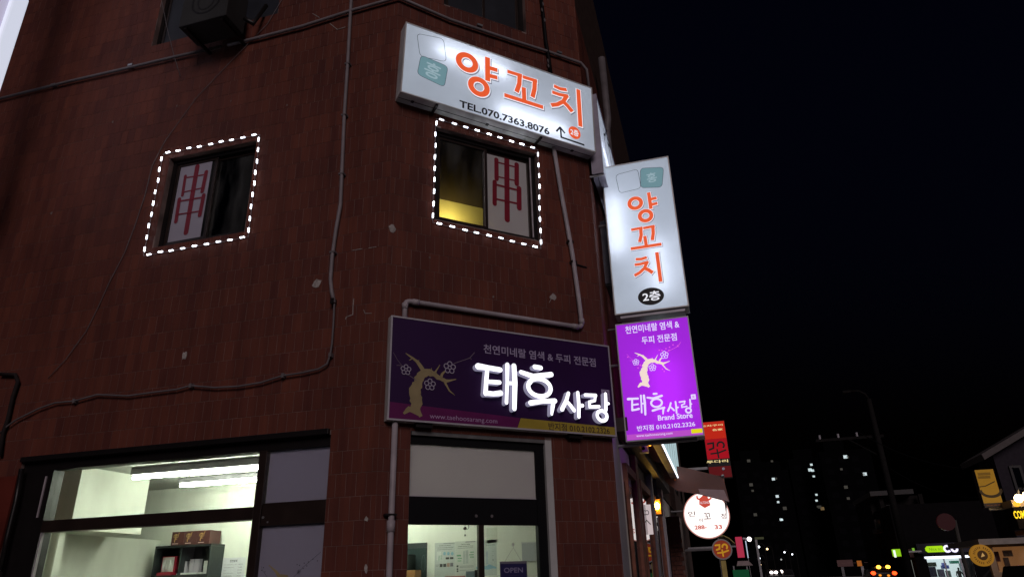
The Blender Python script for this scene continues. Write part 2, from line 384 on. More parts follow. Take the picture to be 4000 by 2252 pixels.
full = [(F, q) for F, q in allt if abs(q[1] - q[0] - TW) < 1e-4 and abs(q[3] - q[2] - TH) < 1e-4 and not hidden(F, q)]
def face_size(F, q):
    p = F.p((q[0] + q[1]) / 2, (q[2] + q[3]) / 2); d = (CAM - p); return abs(d.normalized().dot(F.n)) / d.length_squared
full.sort(key=lambda t: -face_size(*t))
solo = {(id(F), q) for F, q in full[:290]}
pm = []
for k in range(4):
    mb = MB(); I = Fr((0, 0, 0), (1, 0, 0), (0, 0, 1), (0, 1, 0)); tile_geo(mb, I, -TW / 2, TW / 2, -TH / 2, TH / 2, 0.0)
    me = bpy.data.meshes.new('wall_tile'); me.from_pydata([tuple(x) for x in mb.v], [], [tuple(reversed(f)) for f in mb.f]); me.materials.append(M_TILE); me.update(); pm.append(me)
bulk = MB()
for F, q in allt:
    if (id(F), q) in solo:
        o = bpy.data.objects.new('wall_tile', random.choice(pm)); COL.objects.link(o); o.parent = BLD
        mtx = F.m((q[0] + q[1]) / 2, (q[2] + q[3]) / 2, random.uniform(-0.0005, 0.0007))
        o.matrix_local = mtx @ Matrix.Rotation(random.uniform(-0.004, 0.004), 4, 'Y')
    else: tile_geo(bulk, F, *q, random.uniform(-0.0005, 0.0007))
bulk.build('wall_tile_field', M_TILE, BLD, kind='stuff')
# broken spots where the tile face has come off
def blob(c, r, k, sx=1.0, sy=1.0):
    return [(c[0] + sx * r * random.uniform(0.6, 1.15) * math.cos(2 * math.pi * i / k), c[1] + sy * r * random.uniform(0.6, 1.15) * math.sin(2 * math.pi * i / k)) for i in range(k)]
for F, (px, py), r, sy in ((FL, (1238, 1108), 0.05, 0.9), (FC, (1532, 893), 0.035, 1.4), (FC, (2160, 1160), 0.04, 0.9), (FL, (722, 1388), 0.035, 1.2), (FC, (1432, 2025), 0.02, 1.0), (FC, (1430, 2220), 0.015, 2.2)):
    if px < 1455 and F is FC: F = FL
    MB().prism(F, blob(uv(F, px, py), r, 11, 1, sy), 0.0, 0.004).build('chipped_patch', M_CHIP, BLD)
def crack(F, pts, w=0.006):
    MB().ribbon(F, [uv(F, *p) for p in pts], w, 0.004, 0.0).build('mortar_crack', M_CHIP, BLD)
zc = crop(1150, 900, 2.636)
crack(FL, [zc(613, 700), zc(605, 780), zc(603, 865), zc(535, 890), zc(528, 915)]); crack(FL, [zc(715, 818), zc(728, 852), zc(798, 852)], 0.004)
crack(FL, [zc(600, 205), zc(700, 188)], 0.005); crack(FL, [zc(765, 182), zc(845, 168)], 0.005)
crack(FC, [z8(1790, 80), z8(1815, 35)], 0.005); crack(FL, [z2(570, 140), z2(640, 180)], 0.006); crack(FL, [z2(745, 240), z2(820, 300), z2(900, 275)], 0.006)
for _ in range(9):
    F_ = random.choice((FL, FL, FC)); u_, v_ = (random.uniform(-4.2, -.1), random.uniform(2.85, 7.0)) if F_ is FL else (random.uniform(.1, 2.1), random.uniform(3.75, 4.6))
    if any(h[0] - .1 < u_ < h[1] + .1 and h[2] - .1 < v_ < h[3] + .1 for h in (HL if F_ is FL else HC)): continue
    MB().prism(F_, blob((u_, v_), random.uniform(.007, .014), 7, 1, random.uniform(.7, 1.8)), 0.0, 0.003).build('chipped_patch', mat('old_chip', (.17, .14, .13), .9), BLD)
# slabs / hidden core
mb = MB()
mb.box(G, -9, -0.3, 0.2, 6.0, 3.3, 3.6); mb.box(G, -9, -0.3, 0.2, 6.0, 6.6, 6.9); mb.box(G, -9.2, 1.3, 1.7, 11.4, 10.4, 10.6); mb.box(G, -9.2, 0.0, 0.0, 1.7, 10.4, 10.6)
mb.box(G, -0.3, 1.3, 1.75, 6.0, 3.3, 3.6); mb.box(G, -0.3, 1.3, 1.75, 6.0, 6.6, 6.9); mb.box(G, -9, 1.4, 6.0, 6.2, 3.6, 10.4)
mb.build('floor_slab', M_CONC, BLD)

# ---- second floor windows
def sliding_window(F, h, name, lab, film_l, film_r, frame_m=M_DARK, gl=None):
    u0, u1, v0, v1 = h; um = (u0 + u1) / 2
    w = MB(); d0, d1 = -0.12, -0.06; t = 0.045
    for a in ((u0, u1, v0, v0 + t), (u0, u1, v1 - t, v1), (u0, u0 + t, v0 + t, v1 - t), (u1 - t, u1, v0 + t, v1 - t)): w.box(F, *a, d0, d1)
    win = w.build(name, frame_m, BLD, label=lab)
    for k, (a, b, n) in enumerate(((u0 + t, um + 0.02, -0.085), (um - 0.02, u1 - t, -0.11))):
        s = 0.032; q = MB(); n0, n1 = n - 0.012, n + 0.012
        for r in ((a, b, v0 + t, v0 + t + s), (a, b, v1 - t - s, v1 - t), (a, a + s, v0 + t + s, v1 - t - s), (b - s, b, v0 + t + s, v1 - t - s)): q.box(F, *r, n0, n1)
        q.build('sash', M_BROWN, win, bevel=0.002)
        MB().box(F, a + s, b - s, v0 + t + s, v1 - t - s, n - 0.003, n + 0.003).build('pane', gl or M_GLASS, win)
    return win, t
M_FILMW = translucent('white_printed_film', (0.80, 0.76, 0.64), (0.84, 0.83, 0.85), 0.50, 0.08, dirt=0.15)
M_FILMG = translucent('smoky_frosted_film', (0.30, 0.26, 0.17), (0.012, 0.012, 0.014), 0.92, 0.03, dirt=0.3)
M_FILMY = translucent('clear_frosted_film', (0.80, 0.76, 0.50), (0.05, 0.05, 0.04), 0.92, 0.05, dirt=0.15)
M_RED = mat('crimson_film', (0.20, 0.004, 0.018), 0.45, var=0.1)
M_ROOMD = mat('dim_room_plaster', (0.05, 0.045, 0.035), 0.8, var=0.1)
def skewer(F, px_pts, n, parent):
    """the red skewer character, drawn as its brush strokes"""
    m = MB(); k = 0
    for pts, w in px_pts:
        q = [uv(F, *p, n) for p in pts]; m.ribbon(F, q, w, n + 0.0004 * k, rnd=True); k += 1
    return m.build('red_character', M_RED, parent)
M_DULL = mat('opaque_dark_pane', (.02, .022, .028), .5, var=.3, scale=3, spec=.2)  # opaque dark colour stands for unlit glass, keeping the sign's reflection out
winL, t = sliding_window(FL, HL[0], 'window', 'second floor window with a white panel and red character in a lit frame', None, None)
winC, t = sliding_window(FC, HC[0], 'window', 'second floor window glowing yellow at its foot with a red character', None, None)
# left wall: printed panel in the left sash
MB().box(FL, -2.44, -2.06, 4.80, 5.69, -0.083, -0.080).build('printed_panel', mat('lavender_white_film', (0.36, 0.345, 0.41), 0.5, var=0.08, scale=2), winL)
skewer(FL, [([z4(1985, 515), z4(1935, 800), z4(1870, 1180)], 0.055), ([z4(1865, 612), z4(1835, 805)], 0.035), ([z4(1865, 630), z4(2070, 595)], 0.016), ([z4(2075, 570), z4(2035, 765)], 0.045),
            ([z4(1840, 775), z4(2040, 730)], 0.014), ([z4(1805, 845), z4(1770, 1070)], 0.042), ([z4(1805, 865), z4(2045, 825)], 0.018), ([z4(2050, 805), z4(2010, 1005)], 0.045), ([z4(1780, 1000), z4(2010, 965)], 0.014)], -0.078, winL)
# chamfer: printed panel right, frosted film left
c0, c1 = 0.43 + 0.045 + 0.03, 0.985
MB().box(FC, 1.005, 1.475, 4.78, 5.64, -0.1065, -0.1045).build('printed_panel', M_FILMW, winC)
MB().box(FC, 0.505, 0.965, 4.985, 5.64, -0.0925, -0.0905).build('frosted_film', M_FILMG, winC)
MB().box(FC, 0.505, 0.965, 4.78, 4.98, -0.0925, -0.0905).build('frosted_film', M_FILMY, winC)
skewer(FC, [([z7(1492, 520), z7(1494, 800), z7(1497, 1180)], 0.058), ([z7(1388, 575), z7(1390, 770)], 0.048), ([z7(1390, 600), z7(1595, 655)], 0.018), ([z7(1592, 625), z7(1592, 820)], 0.052),
            ([z7(1392, 745), z7(1590, 790)], 0.016), ([z7(1370, 800), z7(1370, 1020)], 0.048), ([z7(1375, 825), z7(1610, 885)], 0.022), ([z7(1615, 865), z7(1617, 1065)], 0.054), ([z7(1375, 970), z7(1610, 1020)], 0.02)], -0.1035, winC)
# white caulk line at right jamb + timber jamb
MB().box(FC, 1.487, 1.500, 4.75, 5.68, -0.055, -0.045).build('caulk_line', M_PVC, winC)
# rooms behind (dim plaster boxes)
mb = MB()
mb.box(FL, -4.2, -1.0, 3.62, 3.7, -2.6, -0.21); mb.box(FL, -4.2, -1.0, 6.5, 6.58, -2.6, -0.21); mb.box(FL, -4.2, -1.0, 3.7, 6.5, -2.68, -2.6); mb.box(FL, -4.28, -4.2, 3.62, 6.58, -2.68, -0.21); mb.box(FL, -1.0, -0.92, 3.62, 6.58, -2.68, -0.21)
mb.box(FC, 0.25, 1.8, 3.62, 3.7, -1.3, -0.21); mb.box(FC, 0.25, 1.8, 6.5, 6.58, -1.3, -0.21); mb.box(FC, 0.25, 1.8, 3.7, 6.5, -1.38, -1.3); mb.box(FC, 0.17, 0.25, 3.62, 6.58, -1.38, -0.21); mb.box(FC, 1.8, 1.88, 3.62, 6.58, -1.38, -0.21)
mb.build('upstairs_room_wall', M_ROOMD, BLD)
M_WARM = emis('warm_lamp_shade', (255, 228, 150), 17.0)
lp = FC.p(0.60, 3.93, -0.27); tl = thing('table_lamp', lp, 'warm table lamp glowing behind the frosted foot of the corner window', 'lamp')
MB().tube([lp, lp + Z * 0.02], 0.09, 16).tube([lp + Z * 0.02, lp + Z * 0.70], 0.012, 8).build('stand', M_DARK, tl)
MB().tube([lp + Z * 0.70, lp + Z * 0.94], [0.085, 0.06], 18).build('lamp_shade', M_WARM, tl, smooth=True)
lp = FL.p(-1.66, 4.83, -0.6); tl = thing('wall_lamp', lp, 'small amber lamp inside the dark sash of the left window', 'lamp')
MB().tube([lp - Z * 0.02, lp + Z * 0.0], 0.05, 12).tube([lp, lp - Z * 0.0 - FL.n * 0.35 + Z * 0.0], 0.01, 6).build('bracket', M_DARK, tl)
MB().tube([lp + Z * 0.0, lp + Z * 0.05], 0.05, 12).build('lamp_shade', emis('amber_shade', (255, 205, 130), 1.2), tl)

# ---- third floor windows
for F, h, lab in ((FC, HC[2], 'dark third floor window above the white sign'), (FL, HL[2], 'dark third floor window behind the air conditioner')):
    sliding_window(F, h, 'window', lab, None, None, gl=M_DULL)
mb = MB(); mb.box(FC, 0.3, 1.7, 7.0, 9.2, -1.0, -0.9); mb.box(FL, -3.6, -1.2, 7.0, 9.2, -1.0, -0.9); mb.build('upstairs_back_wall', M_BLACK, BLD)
# ---- street side window (seen at a grazing angle)
sliding_window(FT, HT[0], 'window', 'second floor window on the street side behind the hanging signs', None, None)
MB().box(FT, 2.3, 3.1, 4.5, 5.7, -0.08, -0.075).build('printed_panel', emis('yellow_lit_film', (190, 165, 70), 0.5), BLD)

# ---- ground floor: salon glazing on the left wall
M_ROOM = M_WHITEW
FRM = -0.10
def bars(F, rects, n0, n1, name, m, parent, bevel=0.003):
    b = MB()
    for r in rects: b.box(F, *r, n0, n1)
    return b.build(name, m, parent, bevel=bevel)
sw = bars(FL, [(-3.52, -0.42, 2.655, 2.735), (-3.52, -3.17, 0.55, 2.655), (-0.425, -0.42, 0.55, 2.655), (-3.17, -0.425, 0.55, 0.62)], -0.14, -0.03, 'shop_window', M_DARK, BLD, 0)
sw['label'] = 'wide salon window with brown rails on the left wall'
bars(FL, [(-3.52, -0.43, 2.735, 2.78)], -0.03, 0.03, 'drip_ledge', M_DARK, sw)
bars(FL, [(-3.17, -1.075, 2.125, 2.222)], -0.12, -0.028, 'transom_rail', M_BROWN, sw)
bars(FL, [(-0.998, -0.425, 2.072, 2.243)], -0.12, -0.031, 'transom_rail', M_BROWN, sw)
bars(FL, [(-1.072, -1.0, 0.62, 2.655)], -0.13, -0.02, 'mullion', M_BROWN, sw)
MB().box(FL, -3.13, -3.115, 0.62, 2.12, -0.025, 0.0).build('sealant_strip', M_PVC, sw)
MB().box(FL, -3.24, -3.225, 2.25, 2.6, -0.028, -0.018).build('sealant_strip', M_PVC, sw)
for a, b in ((0.62, 2.125), (2.222, 2.655)): MB().box(FL, -3.17, -1.075, a, b, -0.085, -0.078).build('pane', M_GLASS, sw)
M_FILML = translucent('lavender_frosted_film', (0.22, 0.21, 0.28), (0.40, 0.385, 0.48), 0.40, 0.05, dirt=0.05)
for a, b in ((0.62, 2.072), (2.243, 2.6545)): MB().box(FL, -0.998, -0.43, a, b, -0.075, -0.068).build('film_pane', M_FILML, sw)
M_GOLD = mat('dull_gold_print', (0.30, 0.24, 0.12), 0.5, var=0.15)
M_INK = mat('black_print', (0.012, 0.012, 0.014), 0.5, var=0)
def px2(F, n, *pts): return [uv(F, *p, n) for p in pts]
mb = MB(); n = -0.066
mb.ribbon(FL, px2(FL, n, z5(1445, 1325), z5(1520, 1395), z5(1560, 1455)), [0.006, 0.02, 0.03], n, mi=0)
mb.ribbon(FL, px2(FL, n, z5(1560, 1440), z5(1640, 1450)), 0.03, n + .0005, mi=0)
for a, b in ((1735, 1320), (1760, 1328), (1808, 1306), (1850, 1293), (1897, 1265), (1942, 1282), (1835, 1334), (1797, 1360), (1372, 1380), (1405, 1395), (1390, 1352)):
    mb.disc(FL, uv(FL, *z5(a, b), n), 0.0035, 0.0045, n, mi=1, seg=8)
mb.ribbon(FL, px2(FL, n, z5(1700, 1448), z5(1800, 1345), z5(1980, 1190)), 0.0022, n, mi=1)
mb.ribbon(FL, px2(FL, n, z5(1370, 1340), z5(1378, 1378), z5(1430, 1450)), 0.0018, n, mi=1)
c = uv(FL, *z5(1752, 1395), n)
for i in range(5): mb.ring(FL, (c[0] + 0.009 * math.cos(i * 1.2566), c[1] + 0.009 * math.sin(i * 1.2566)), 0.007, 0.007, 0.0016, n + 0.0004 * i, mi=1, seg=12)
mb.build('blossom_print', [M_GOLD, M_INK], sw)
MB().disc(FL, uv(FL, *z5(1432, 886), -0.03), 0.007, 0.007, -0.0285, -0.031, seg=14).disc(FL, uv(FL, *z5(1385, 838), -0.03), 0.012, 0.01, -0.0285, -0.031, seg=14).build('lock', M_STEEL, sw)

# ---- ground floor: salon door on the chamfer
dr = bars(FC, [(0.26, 1.55, 2.652, 2.745), (1.40, 1.478, 0.0, 2.652), (0.26, 0.268, 0.0, 2.652)], -0.08, -0.03, 'shop_door', M_BLACK, BLD, 0)
dr['label'] = 'double glass salon door with a pale blind above it'
MB().box(FC, 1.478, 1.485, 0.0, 2.652, -0.085, -0.03).build('jamb', M_DARK, dr)
MB().box(FC, 1.485, 1.549, 0.0, 2.744, -0.085, -0.001).build('painted_reveal', mat('grey_painted_reveal', (0.42, 0.42, 0.41), 0.6, var=0.1), dr)
bars(FC, [(0.268, 1.40, 2.04, 2.247)], -0.075, -0.035, 'closer_rail', M_BLACK, dr)
bars(FC, [(0.858, 0.905, 0.0, 2.04)], -0.07, -0.03, 'meeting_stile', M_BROWN, dr)
MB().box(FC, 0.268, 1.40, 2.247, 2.652, -0.060, -0.052).build('blind_panel', translucent('grey_blind', (0.62, 0.60, 0.60), (0.60, 0.58, 0.575), 0.40, 0.03, dirt=0.05), dr)
MB().box(FC, 0.268, 1.40, 2.2475, 2.254, -0.050, -0.044).build('blind_rail', M_ALU, dr)
for c in (zd(1075, 893), zd(1218, 895)):
    MB().disc(FC, uv(FC, *c, -0.03), 0.012, 0.012, -0.031, -0.036, seg=14).build('pivot_cover', M_CABLE, dr)
for a, b in ((0.268, 0.858), (0.905, 1.40)): MB().box(FC, a, b, 0.05, 2.04, -0.055, -0.047).build('pane', M_GLASS, dr)
mb = MB(); mb.box(FC, 0.268, 1.48, 2.715, 2.7435, -.0295, -.002); mb.build('canopy_track', mat('dusty_track', (.12, .12, .12), .6, var=.3), dr)

# ---- salon interior
BW = 2.78
mb = MB()
mb.box(G, -5.2, 1.5, 0.2, BW + 0.1, -0.02, 0.02); mb.build('salon_floor', mat('vinyl_floor', (0.35, 0.30, 0.25), 0.5), BLD)
mb = MB()
mb.box(G, -5.3, -3.41, BW, BW + 0.1, 0.02, 2.86); mb.box(G, -3.41, 1.6, BW - 0.03, BW + 0.1, 0.02, 2.86); mb.box(G, -5.3, -5.2, 0.21, BW, 0.02, 2.86); mb.box(G, 1.5, 1.6, 1.75, BW, 0.02, 2.86)
mb.build('salon_wall', M_ROOM, BLD)
MB().box(G, -5.3, -0.15, 0.21, BW + 0.1, 2.86, 2.96).add([(-0.15, .21, 2.86), (0.1, 0.5, 2.86), (1.45, 1.75, 2.86), (1.45, BW, 2.86), (-0.15, BW, 2.86)], [(0, 1, 2, 3, 4)]).build('salon_ceiling', M_CEIL, BLD)
MB().box(G, -5.2, -3.84, 0.95, 1.9, 2.235, 2.859).build('bulkhead', M_ROOM, BLD)
MB().box(G, -5.2, -3.93, 0.9, 1.0, 0.02, 2.234).box(G, -4.40, -4.32, 1.001, BW - .001, 0.02, 2.234).build('partition', M_ROOM, BLD)
ct = MB(); pts = []
for i in range(40):
    t_ = i / 39; pts.append((-3.93 + 0.035 * math.sin(i * 1.7) + 0.02 * math.sin(i * .6), 0.42 + 0.5 * t_))
for i in range(39):
    a, b = pts[i], pts[i + 1]; ct.add([(a[0], a[1], 0.3), (b[0], b[1], 0.3), (b[0], b[1], 2.24), (a[0], a[1], 2.24)], [(0, 1, 2, 3)])
cu = ct.build('curtain', M_ROOM, None, 'white curtain hanging beside the dim alcove in the salon', 'curtain', smooth=True)
def tube_light(x0, x1, y, z, lab):
    o = thing('tube_light', (x0, y, z), lab, 'ceiling light', 'tube lights on the salon ceiling')
    MB().box(G, x0, x1, y - 0.035, y + 0.035, z + 0.03, 2.859).build('batten', M_ALU, o)
    MB().tube([(x0 + .01, y, z), (x1 - .01, y, z)], 0.015, 12).build('tube', M_TUBE, o, smooth=True)
tube_light(-3.50, -0.5, 1.28, 2.755, 'long tube light nearest the salon window')
tube_light(-3.60, -0.5, 2.12, 2.775, 'second tube light deeper inside the salon')
mb = MB(); mb.box(G, -2.9, -2.2, 1.6, 1.95, 2.845, 2.858); mb.build('ceiling_hatch', M_CEIL, BLD)
# product shelf
sx0, sx1, sy0, sy1 = -4.14, -3.35, 2.50, 2.765
sh = thing('product_shelf', (sx0, sy0, 0.02), 'black open shelf of salon products against the back wall', 'shelf')
M_SHELF = mat('black_laminate', (0.012, 0.016, 0.017), 0.35, var=0.2)
MB().box(G, sx0, sx0 + 0.02, sy0, sy1, 0.02, 2.12).build('side_panel', M_SHELF, sh); MB().box(G, sx1 - 0.02, sx1, sy0, sy1, 0.02, 2.12).build('side_panel', mat('dark_green_laminate', (0.014, 0.020, 0.020), 0.4), sh)
MB().box(G, sx0, sx1, sy0, sy1, 2.121, 2.145).build('top_board', M_SHELF, sh); MB().box(G, sx0 + .021, sx1 - .021, sy1 - .02, sy1 - .005, 0.03, 2.12).build('back_panel', M_SHELF, sh)
MB().box(G, sx0 + .36, sx0 + .375, sy0 + 0.01, sy1 - .03, 0.03, 2.12).build('divider', M_SHELF, sh)
for zz in (1.815, 1.5, 1.18, 0.86, 0.5): MB().box(G, sx0 + .021, sx1 - .021, sy0 + .003, sy1 - .021, zz - .05, zz).build('shelf_board', M_SHELF, sh)
M_BOX = mat('maroon_carton', (0.075, 0.022, 0.02), 0.45, var=0.2); M_GOLDP = mat('gold_foil_print', (0.55, 0.38, 0.14), 0.35, 0.5, var=0.2); M_PINKP = mat('pale_pink_print', (0.7, 0.5, 0.5), 0.5, var=0)
for i, nm in enumerate(('leftmost maroon gift carton on top of the black shelf', 'middle maroon gift carton on top of the black shelf', 'rightmost maroon gift carton on top of the black shelf')):
    x = -3.945 + i * 0.182; f = FP(2.52, x)
    o = thing('gift_carton', (x, 2.52, 2.147), nm, 'carton', 'maroon cartons on the salon shelf')
    MB().box(f, 0, 0.178, 2.147, 2.30, -0.2, 0).build('carton_body', M_BOX, o, bevel=0.002)
    m = MB(); m.ring(f, (0.062, 2.25), 0.032, 0.022, 0.006, 0.001, seg=14); m.ring(f, (0.062, 2.252), 0.012, 0.014, 0.01, 0.0014, seg=10)
    m.ribbon(f, [(0.062, 2.226), (0.05, 2.205), (0.052, 2.18)], 0.012, 0.0018); m.ribbon(f, [(0.058, 2.21), (0.085, 2.215)], 0.006, 0.0022); m.ribbon(f, [(0.09, 2.25), (0.104, 2.29)], 0.008, 0.0026)
    m.build('gold_print', M_GOLDP, o); MB().box(f, 0.022, 0.105, 2.160, 2.168, 0.0005, 0.0012).build('pale_band', M_PINKP, o)
M_PROD = mat('white_product_carton', (0.62, 0.62, 0.60), 0.5, var=0.05); M_LAV = mat('lavender_product_carton', (0.42, 0.38, 0.44), 0.5, var=0.05); M_PRED = mat('red_gift_box', (0.30, 0.01, 0.03), 0.4, var=0.1)
o = thing('gift_set', (-4.06, 2.6, 1.816), 'red open gift box with two white bottles on the shelf', 'gift box')
MB().box(FP(2.6), -4.10, -3.90, 1.816, 2.03, -0.05, 0.0).build('red_tray', M_PRED, o); MB().box(FP(2.6), -4.10, -3.885, 1.816, 1.85, 0.0, 0.06).build('red_lid', M_PRED, o)
MB().box(FP(2.6), -4.085, -3.925, 1.855, 2.02, 0.0005, 0.006).build('white_insert', M_PROD, o)
for x in (-4.045, -3.965): MB().tube([(x, 2.585, 1.856), (x, 2.585, 1.93), (x, 2.585, 1.955), (x, 2.585, 1.99)], [0.024, 0.022, 0.009, 0.008], 10).build('bottle', M_PROD, o, smooth=True)
for x, w, h, m, nm in ((-3.80, .055, .15, M_LAV, 'single lavender carton beside the red gift box'), (-3.70, .06, .17, M_LAV, 'first lavender carton right of the shelf divider'), (-3.635, .07, .17, M_LAV, 'second lavender carton right of the shelf divider'), (-3.50, .05, .145, M_PROD, 'white carton left of the taller white carton'), (-3.445, .045, .19, M_PROD, 'tallest white carton at the right end of the shelf')):
    o = thing('product_carton', (x, 2.6, 1.816), nm, 'carton', 'product cartons on the salon shelf')
    MB().box(FP(2.6), x, x + w, 1.836, 1.836 + h - .02, -0.06, 0).build('carton_body', m, o, bevel=.002)
    MB().box(FP(2.6), x - .02, x + w + .02, 1.8155, 1.8355, -0.06, 0.055).build('display_base', M_PROD, o)
for x in (-3.70, -3.56):
    tag(MB().box(FP(2.6), x, x + 0.05, 1.501, 1.69, -0.05, 0.0).build('product_carton', M_PROD), 'pale green carton on the lower shelf, %s one' % ('left' if x < -3.6 else 'right'), 'carton', 'product cartons on the salon shelf')
# price list on the back wall
f = FP(BW - 0.03); o = thing('price_list', (-3.38, BW - 0.031, 1.2), 'white salon price list pinned right of the black shelf', 'poster')
a = uv(f, *zk(1515, 1095)); b = uv(f, *zk(1935, 1075))
MB().box(f, a[0], b[0] + .03, 1.2, a[1], 0.001, 0.003).build('sheet', mat('white_paper', (0.66, 0.66, 0.70), 0.7, var=0.03), o)
M_GREYP = mat('grey_print', (0.16, 0.16, 0.18), 0.6, var=0)
tpx(f, '천연염색', zk(1668, 1172), zk(1812, 1118), 0.0035, 'heading', M_INK, o, 0.02)
for i, (s1, s2) in enumerate((('뿌리염색(한달기준)', '30,000'), ('전체(짧은머리)', '35,000'), ('남자', '20,000'), ('단발기준(포함)', '40,000'), ('긴머리(커트)', '45,000'))):
    yy = 1232 + i * 54
    tpx(f, s1, zk(1565 - i * 8, yy), zk(1565 - i * 8 + 24 * len(s1), yy - 30), 0.0035, 'price_line', M_GREYP, o); tpx(f, s2, zk(1828 - i * 8, yy - 10), zk(1912 - i * 8, yy - 36), 0.0035, 'price_line', M_GREYP, o)
# posters seen through the door
def wall_poster(px_tl, px_br, lab, paper, drawn):
    a, b = uv(f, *px_tl), uv(f, *px_br); o = thing('wall_poster', (a[0], f.o.y - .001, b[1]), lab, 'poster', 'posters on the salon back wall')
    MB().box(f, a[0], b[0], b[1] - 0.02, a[1], 0.001, 0.003).build('sheet', paper, o); drawn(o); return o
M_PAP1 = mat('pale_grey_poster', (0.50, 0.53, 0.50), 0.6, var=0.08, scale=2); M_BLUEP = mat('pale_blue_print', (0.25, 0.42, 0.52), 0.6, var=0.1); M_GREENP = mat('green_print', (0.14, 0.33, 0.18), 0.6, var=0.1); M_DKP = mat('dark_photo_print', (0.05, 0.05, 0.05), 0.6, var=0.4, scale=60)
def rectpx(o, name, m, *qs):
    b = MB()
    for i, (x0, y0, x1, y1) in enumerate(qs):
        p, q = uv(f, *zq(x0, y1)), uv(f, *zq(x1, y0)); b.box(f, p[0], q[0], p[1], q[1], 0.0032, 0.0036)
    return b.build(name, m, o)
def dr1(o):
    tpx(f, '꽉 막힌 두피 청소는', zq(712, 436), zq(905, 412), .0035, 'heading', M_INK, o, .02); tpx(f, '사라지는 탄소거품으로 해결!', zq(672, 472), zq(945, 446), .0035, 'heading', M_INK, o, .02)
    rectpx(o, 'tag_bar', M_GREYP, (785, 378, 972, 395)); rectpx(o, 'photo_print', M_DKP, (822, 618, 880, 655)); rectpx(o, 'photo_print', M_DKP, (892, 614, 950, 652)); rectpx(o, 'photo_print', M_DKP, (722, 730, 770, 785)); rectpx(o, 'photo_print', M_DKP, (780, 726, 832, 782))
    rectpx(o, 'photo_print', mat('tan_print', (.4, .25, .2), .6), (840, 715, 890, 780)); rectpx(o, 'photo_print', M_GREYP, (897, 710, 948, 775)); rectpx(o, 'device_print', M_PROD, (672, 525, 745, 670)); rectpx(o, 'green_drops', M_GREENP, (700, 590, 708, 672), (715, 590, 722, 668), (730, 585, 737, 665), (745, 585, 752, 660))
    b = MB()
    for x in (803, 867, 932): b.disc(f, uv(f, *zq(x, 558)), 0.016, 0.018, .0036, seg=16)
    b.build('blue_badge', M_BLUEP, o); rectpx(o, 'blue_lines', M_BLUEP, (680, 805, 905, 815), (680, 825, 945, 835), (680, 848, 945, 858)); rectpx(o, 'fine_print', M_GREYP, (680, 486, 930, 492), (652, 745, 710, 752), (652, 765, 700, 772))
def dr2(o):
    tpx(f, '건조하고 예민한', zq(1075, 416), zq(1230, 390), .0035, 'heading', M_INK, o, .02); tpx(f, '두피를 위한 특급 관리비법', zq(1025, 448), zq(1280, 420), .0035, 'heading', M_INK, o, .02)
    rectpx(o, 'tag_bar', M_GREYP, (1152, 350, 1320, 370)); rectpx(o, 'green_label', M_GREENP, (1008, 578, 1078, 605), (1022, 628, 1092, 646), (1020, 672, 1084, 688), (1230, 525, 1297, 542), (1217, 567, 1290, 586), (1228, 605, 1296, 625))
    rectpx(o, 'bottle_print', mat('faint_print', (.40, .43, .41), .6), (1115, 510, 1145, 730), (1155, 500, 1200, 725)); rectpx(o, 'fine_print', M_GREYP, (1055, 762, 1290, 766), (1055, 782, 1290, 786), (1055, 812, 1160, 816), (1055, 832, 1290, 836), (1022, 460, 1280, 466)); rectpx(o, 'icon_dot', M_INK, (1005, 755, 1035, 785), (1008, 805, 1033, 830), (1008, 840, 1034, 865))
def dr3(o):
    tpx(f, '피부', zq(1362, 432), zq(1392, 405), .0035, 'heading', M_INK, o, .01); tpx(f, '을 만드는 비결!', zq(1500, 425), zq(1640, 398), .0035, 'heading', M_INK, o, .0)
    rectpx(o, 'ribbon_print', M_GOLDP, (1350, 352, 1385, 400)); b = MB()
    top = [uv(f, *zq(x, 775 - 28 * math.exp(-((x - 1550) / 45) ** 2) * 1.5 - 8 * math.sin(x * .04))) for x in range(1335, 1680, 12)]
    bot = [uv(f, *zq(x, 815 + 10 * math.sin(x * .03))) for x in range(1335, 1680, 12)]
    for i in range(len(top) - 1): b.quad(f, [bot[i], bot[i + 1], top[i + 1], top[i]], .0035)
    b.build('water_print', M_BLUEP, o); rectpx(o, 'bottle_print', mat('faint_blue_print', (.42, .48, .50), .6), (1495, 520, 1530, 740)); rectpx(o, 'fine_print', M_GREYP, (1365, 525, 1390, 530), (1365, 550, 1390, 555), (1365, 575, 1390, 580), (1598, 518, 1630, 522), (1600, 588, 1628, 594), (1608, 655, 1625, 670))
wall_poster(zq(640, 382), zq(978, 925), 'left scalp care poster with dark photo squares', M_PAP1, dr1)
wall_poster(zq(982, 357), zq(1330, 910), 'middle scalp care poster with green labels', mat('pale_green_poster', (0.54, 0.56, 0.51), 0.6, var=0.08, scale=2), dr2)
wall_poster(zq(1334, 338), zq(1682, 885), 'right scalp care poster with a blue splash behind the door stile', mat('pale_water_poster', (0.52, 0.56, 0.53), 0.6, var=0.08, scale=2), dr3)
o = wall_poster(zq(1505, 130), zq(1690, 345), 'plain pale sheet above the splash poster', mat('ivory_sheet', (0.60, 0.62, 0.53), .6, var=.05, scale=2), lambda o: None)
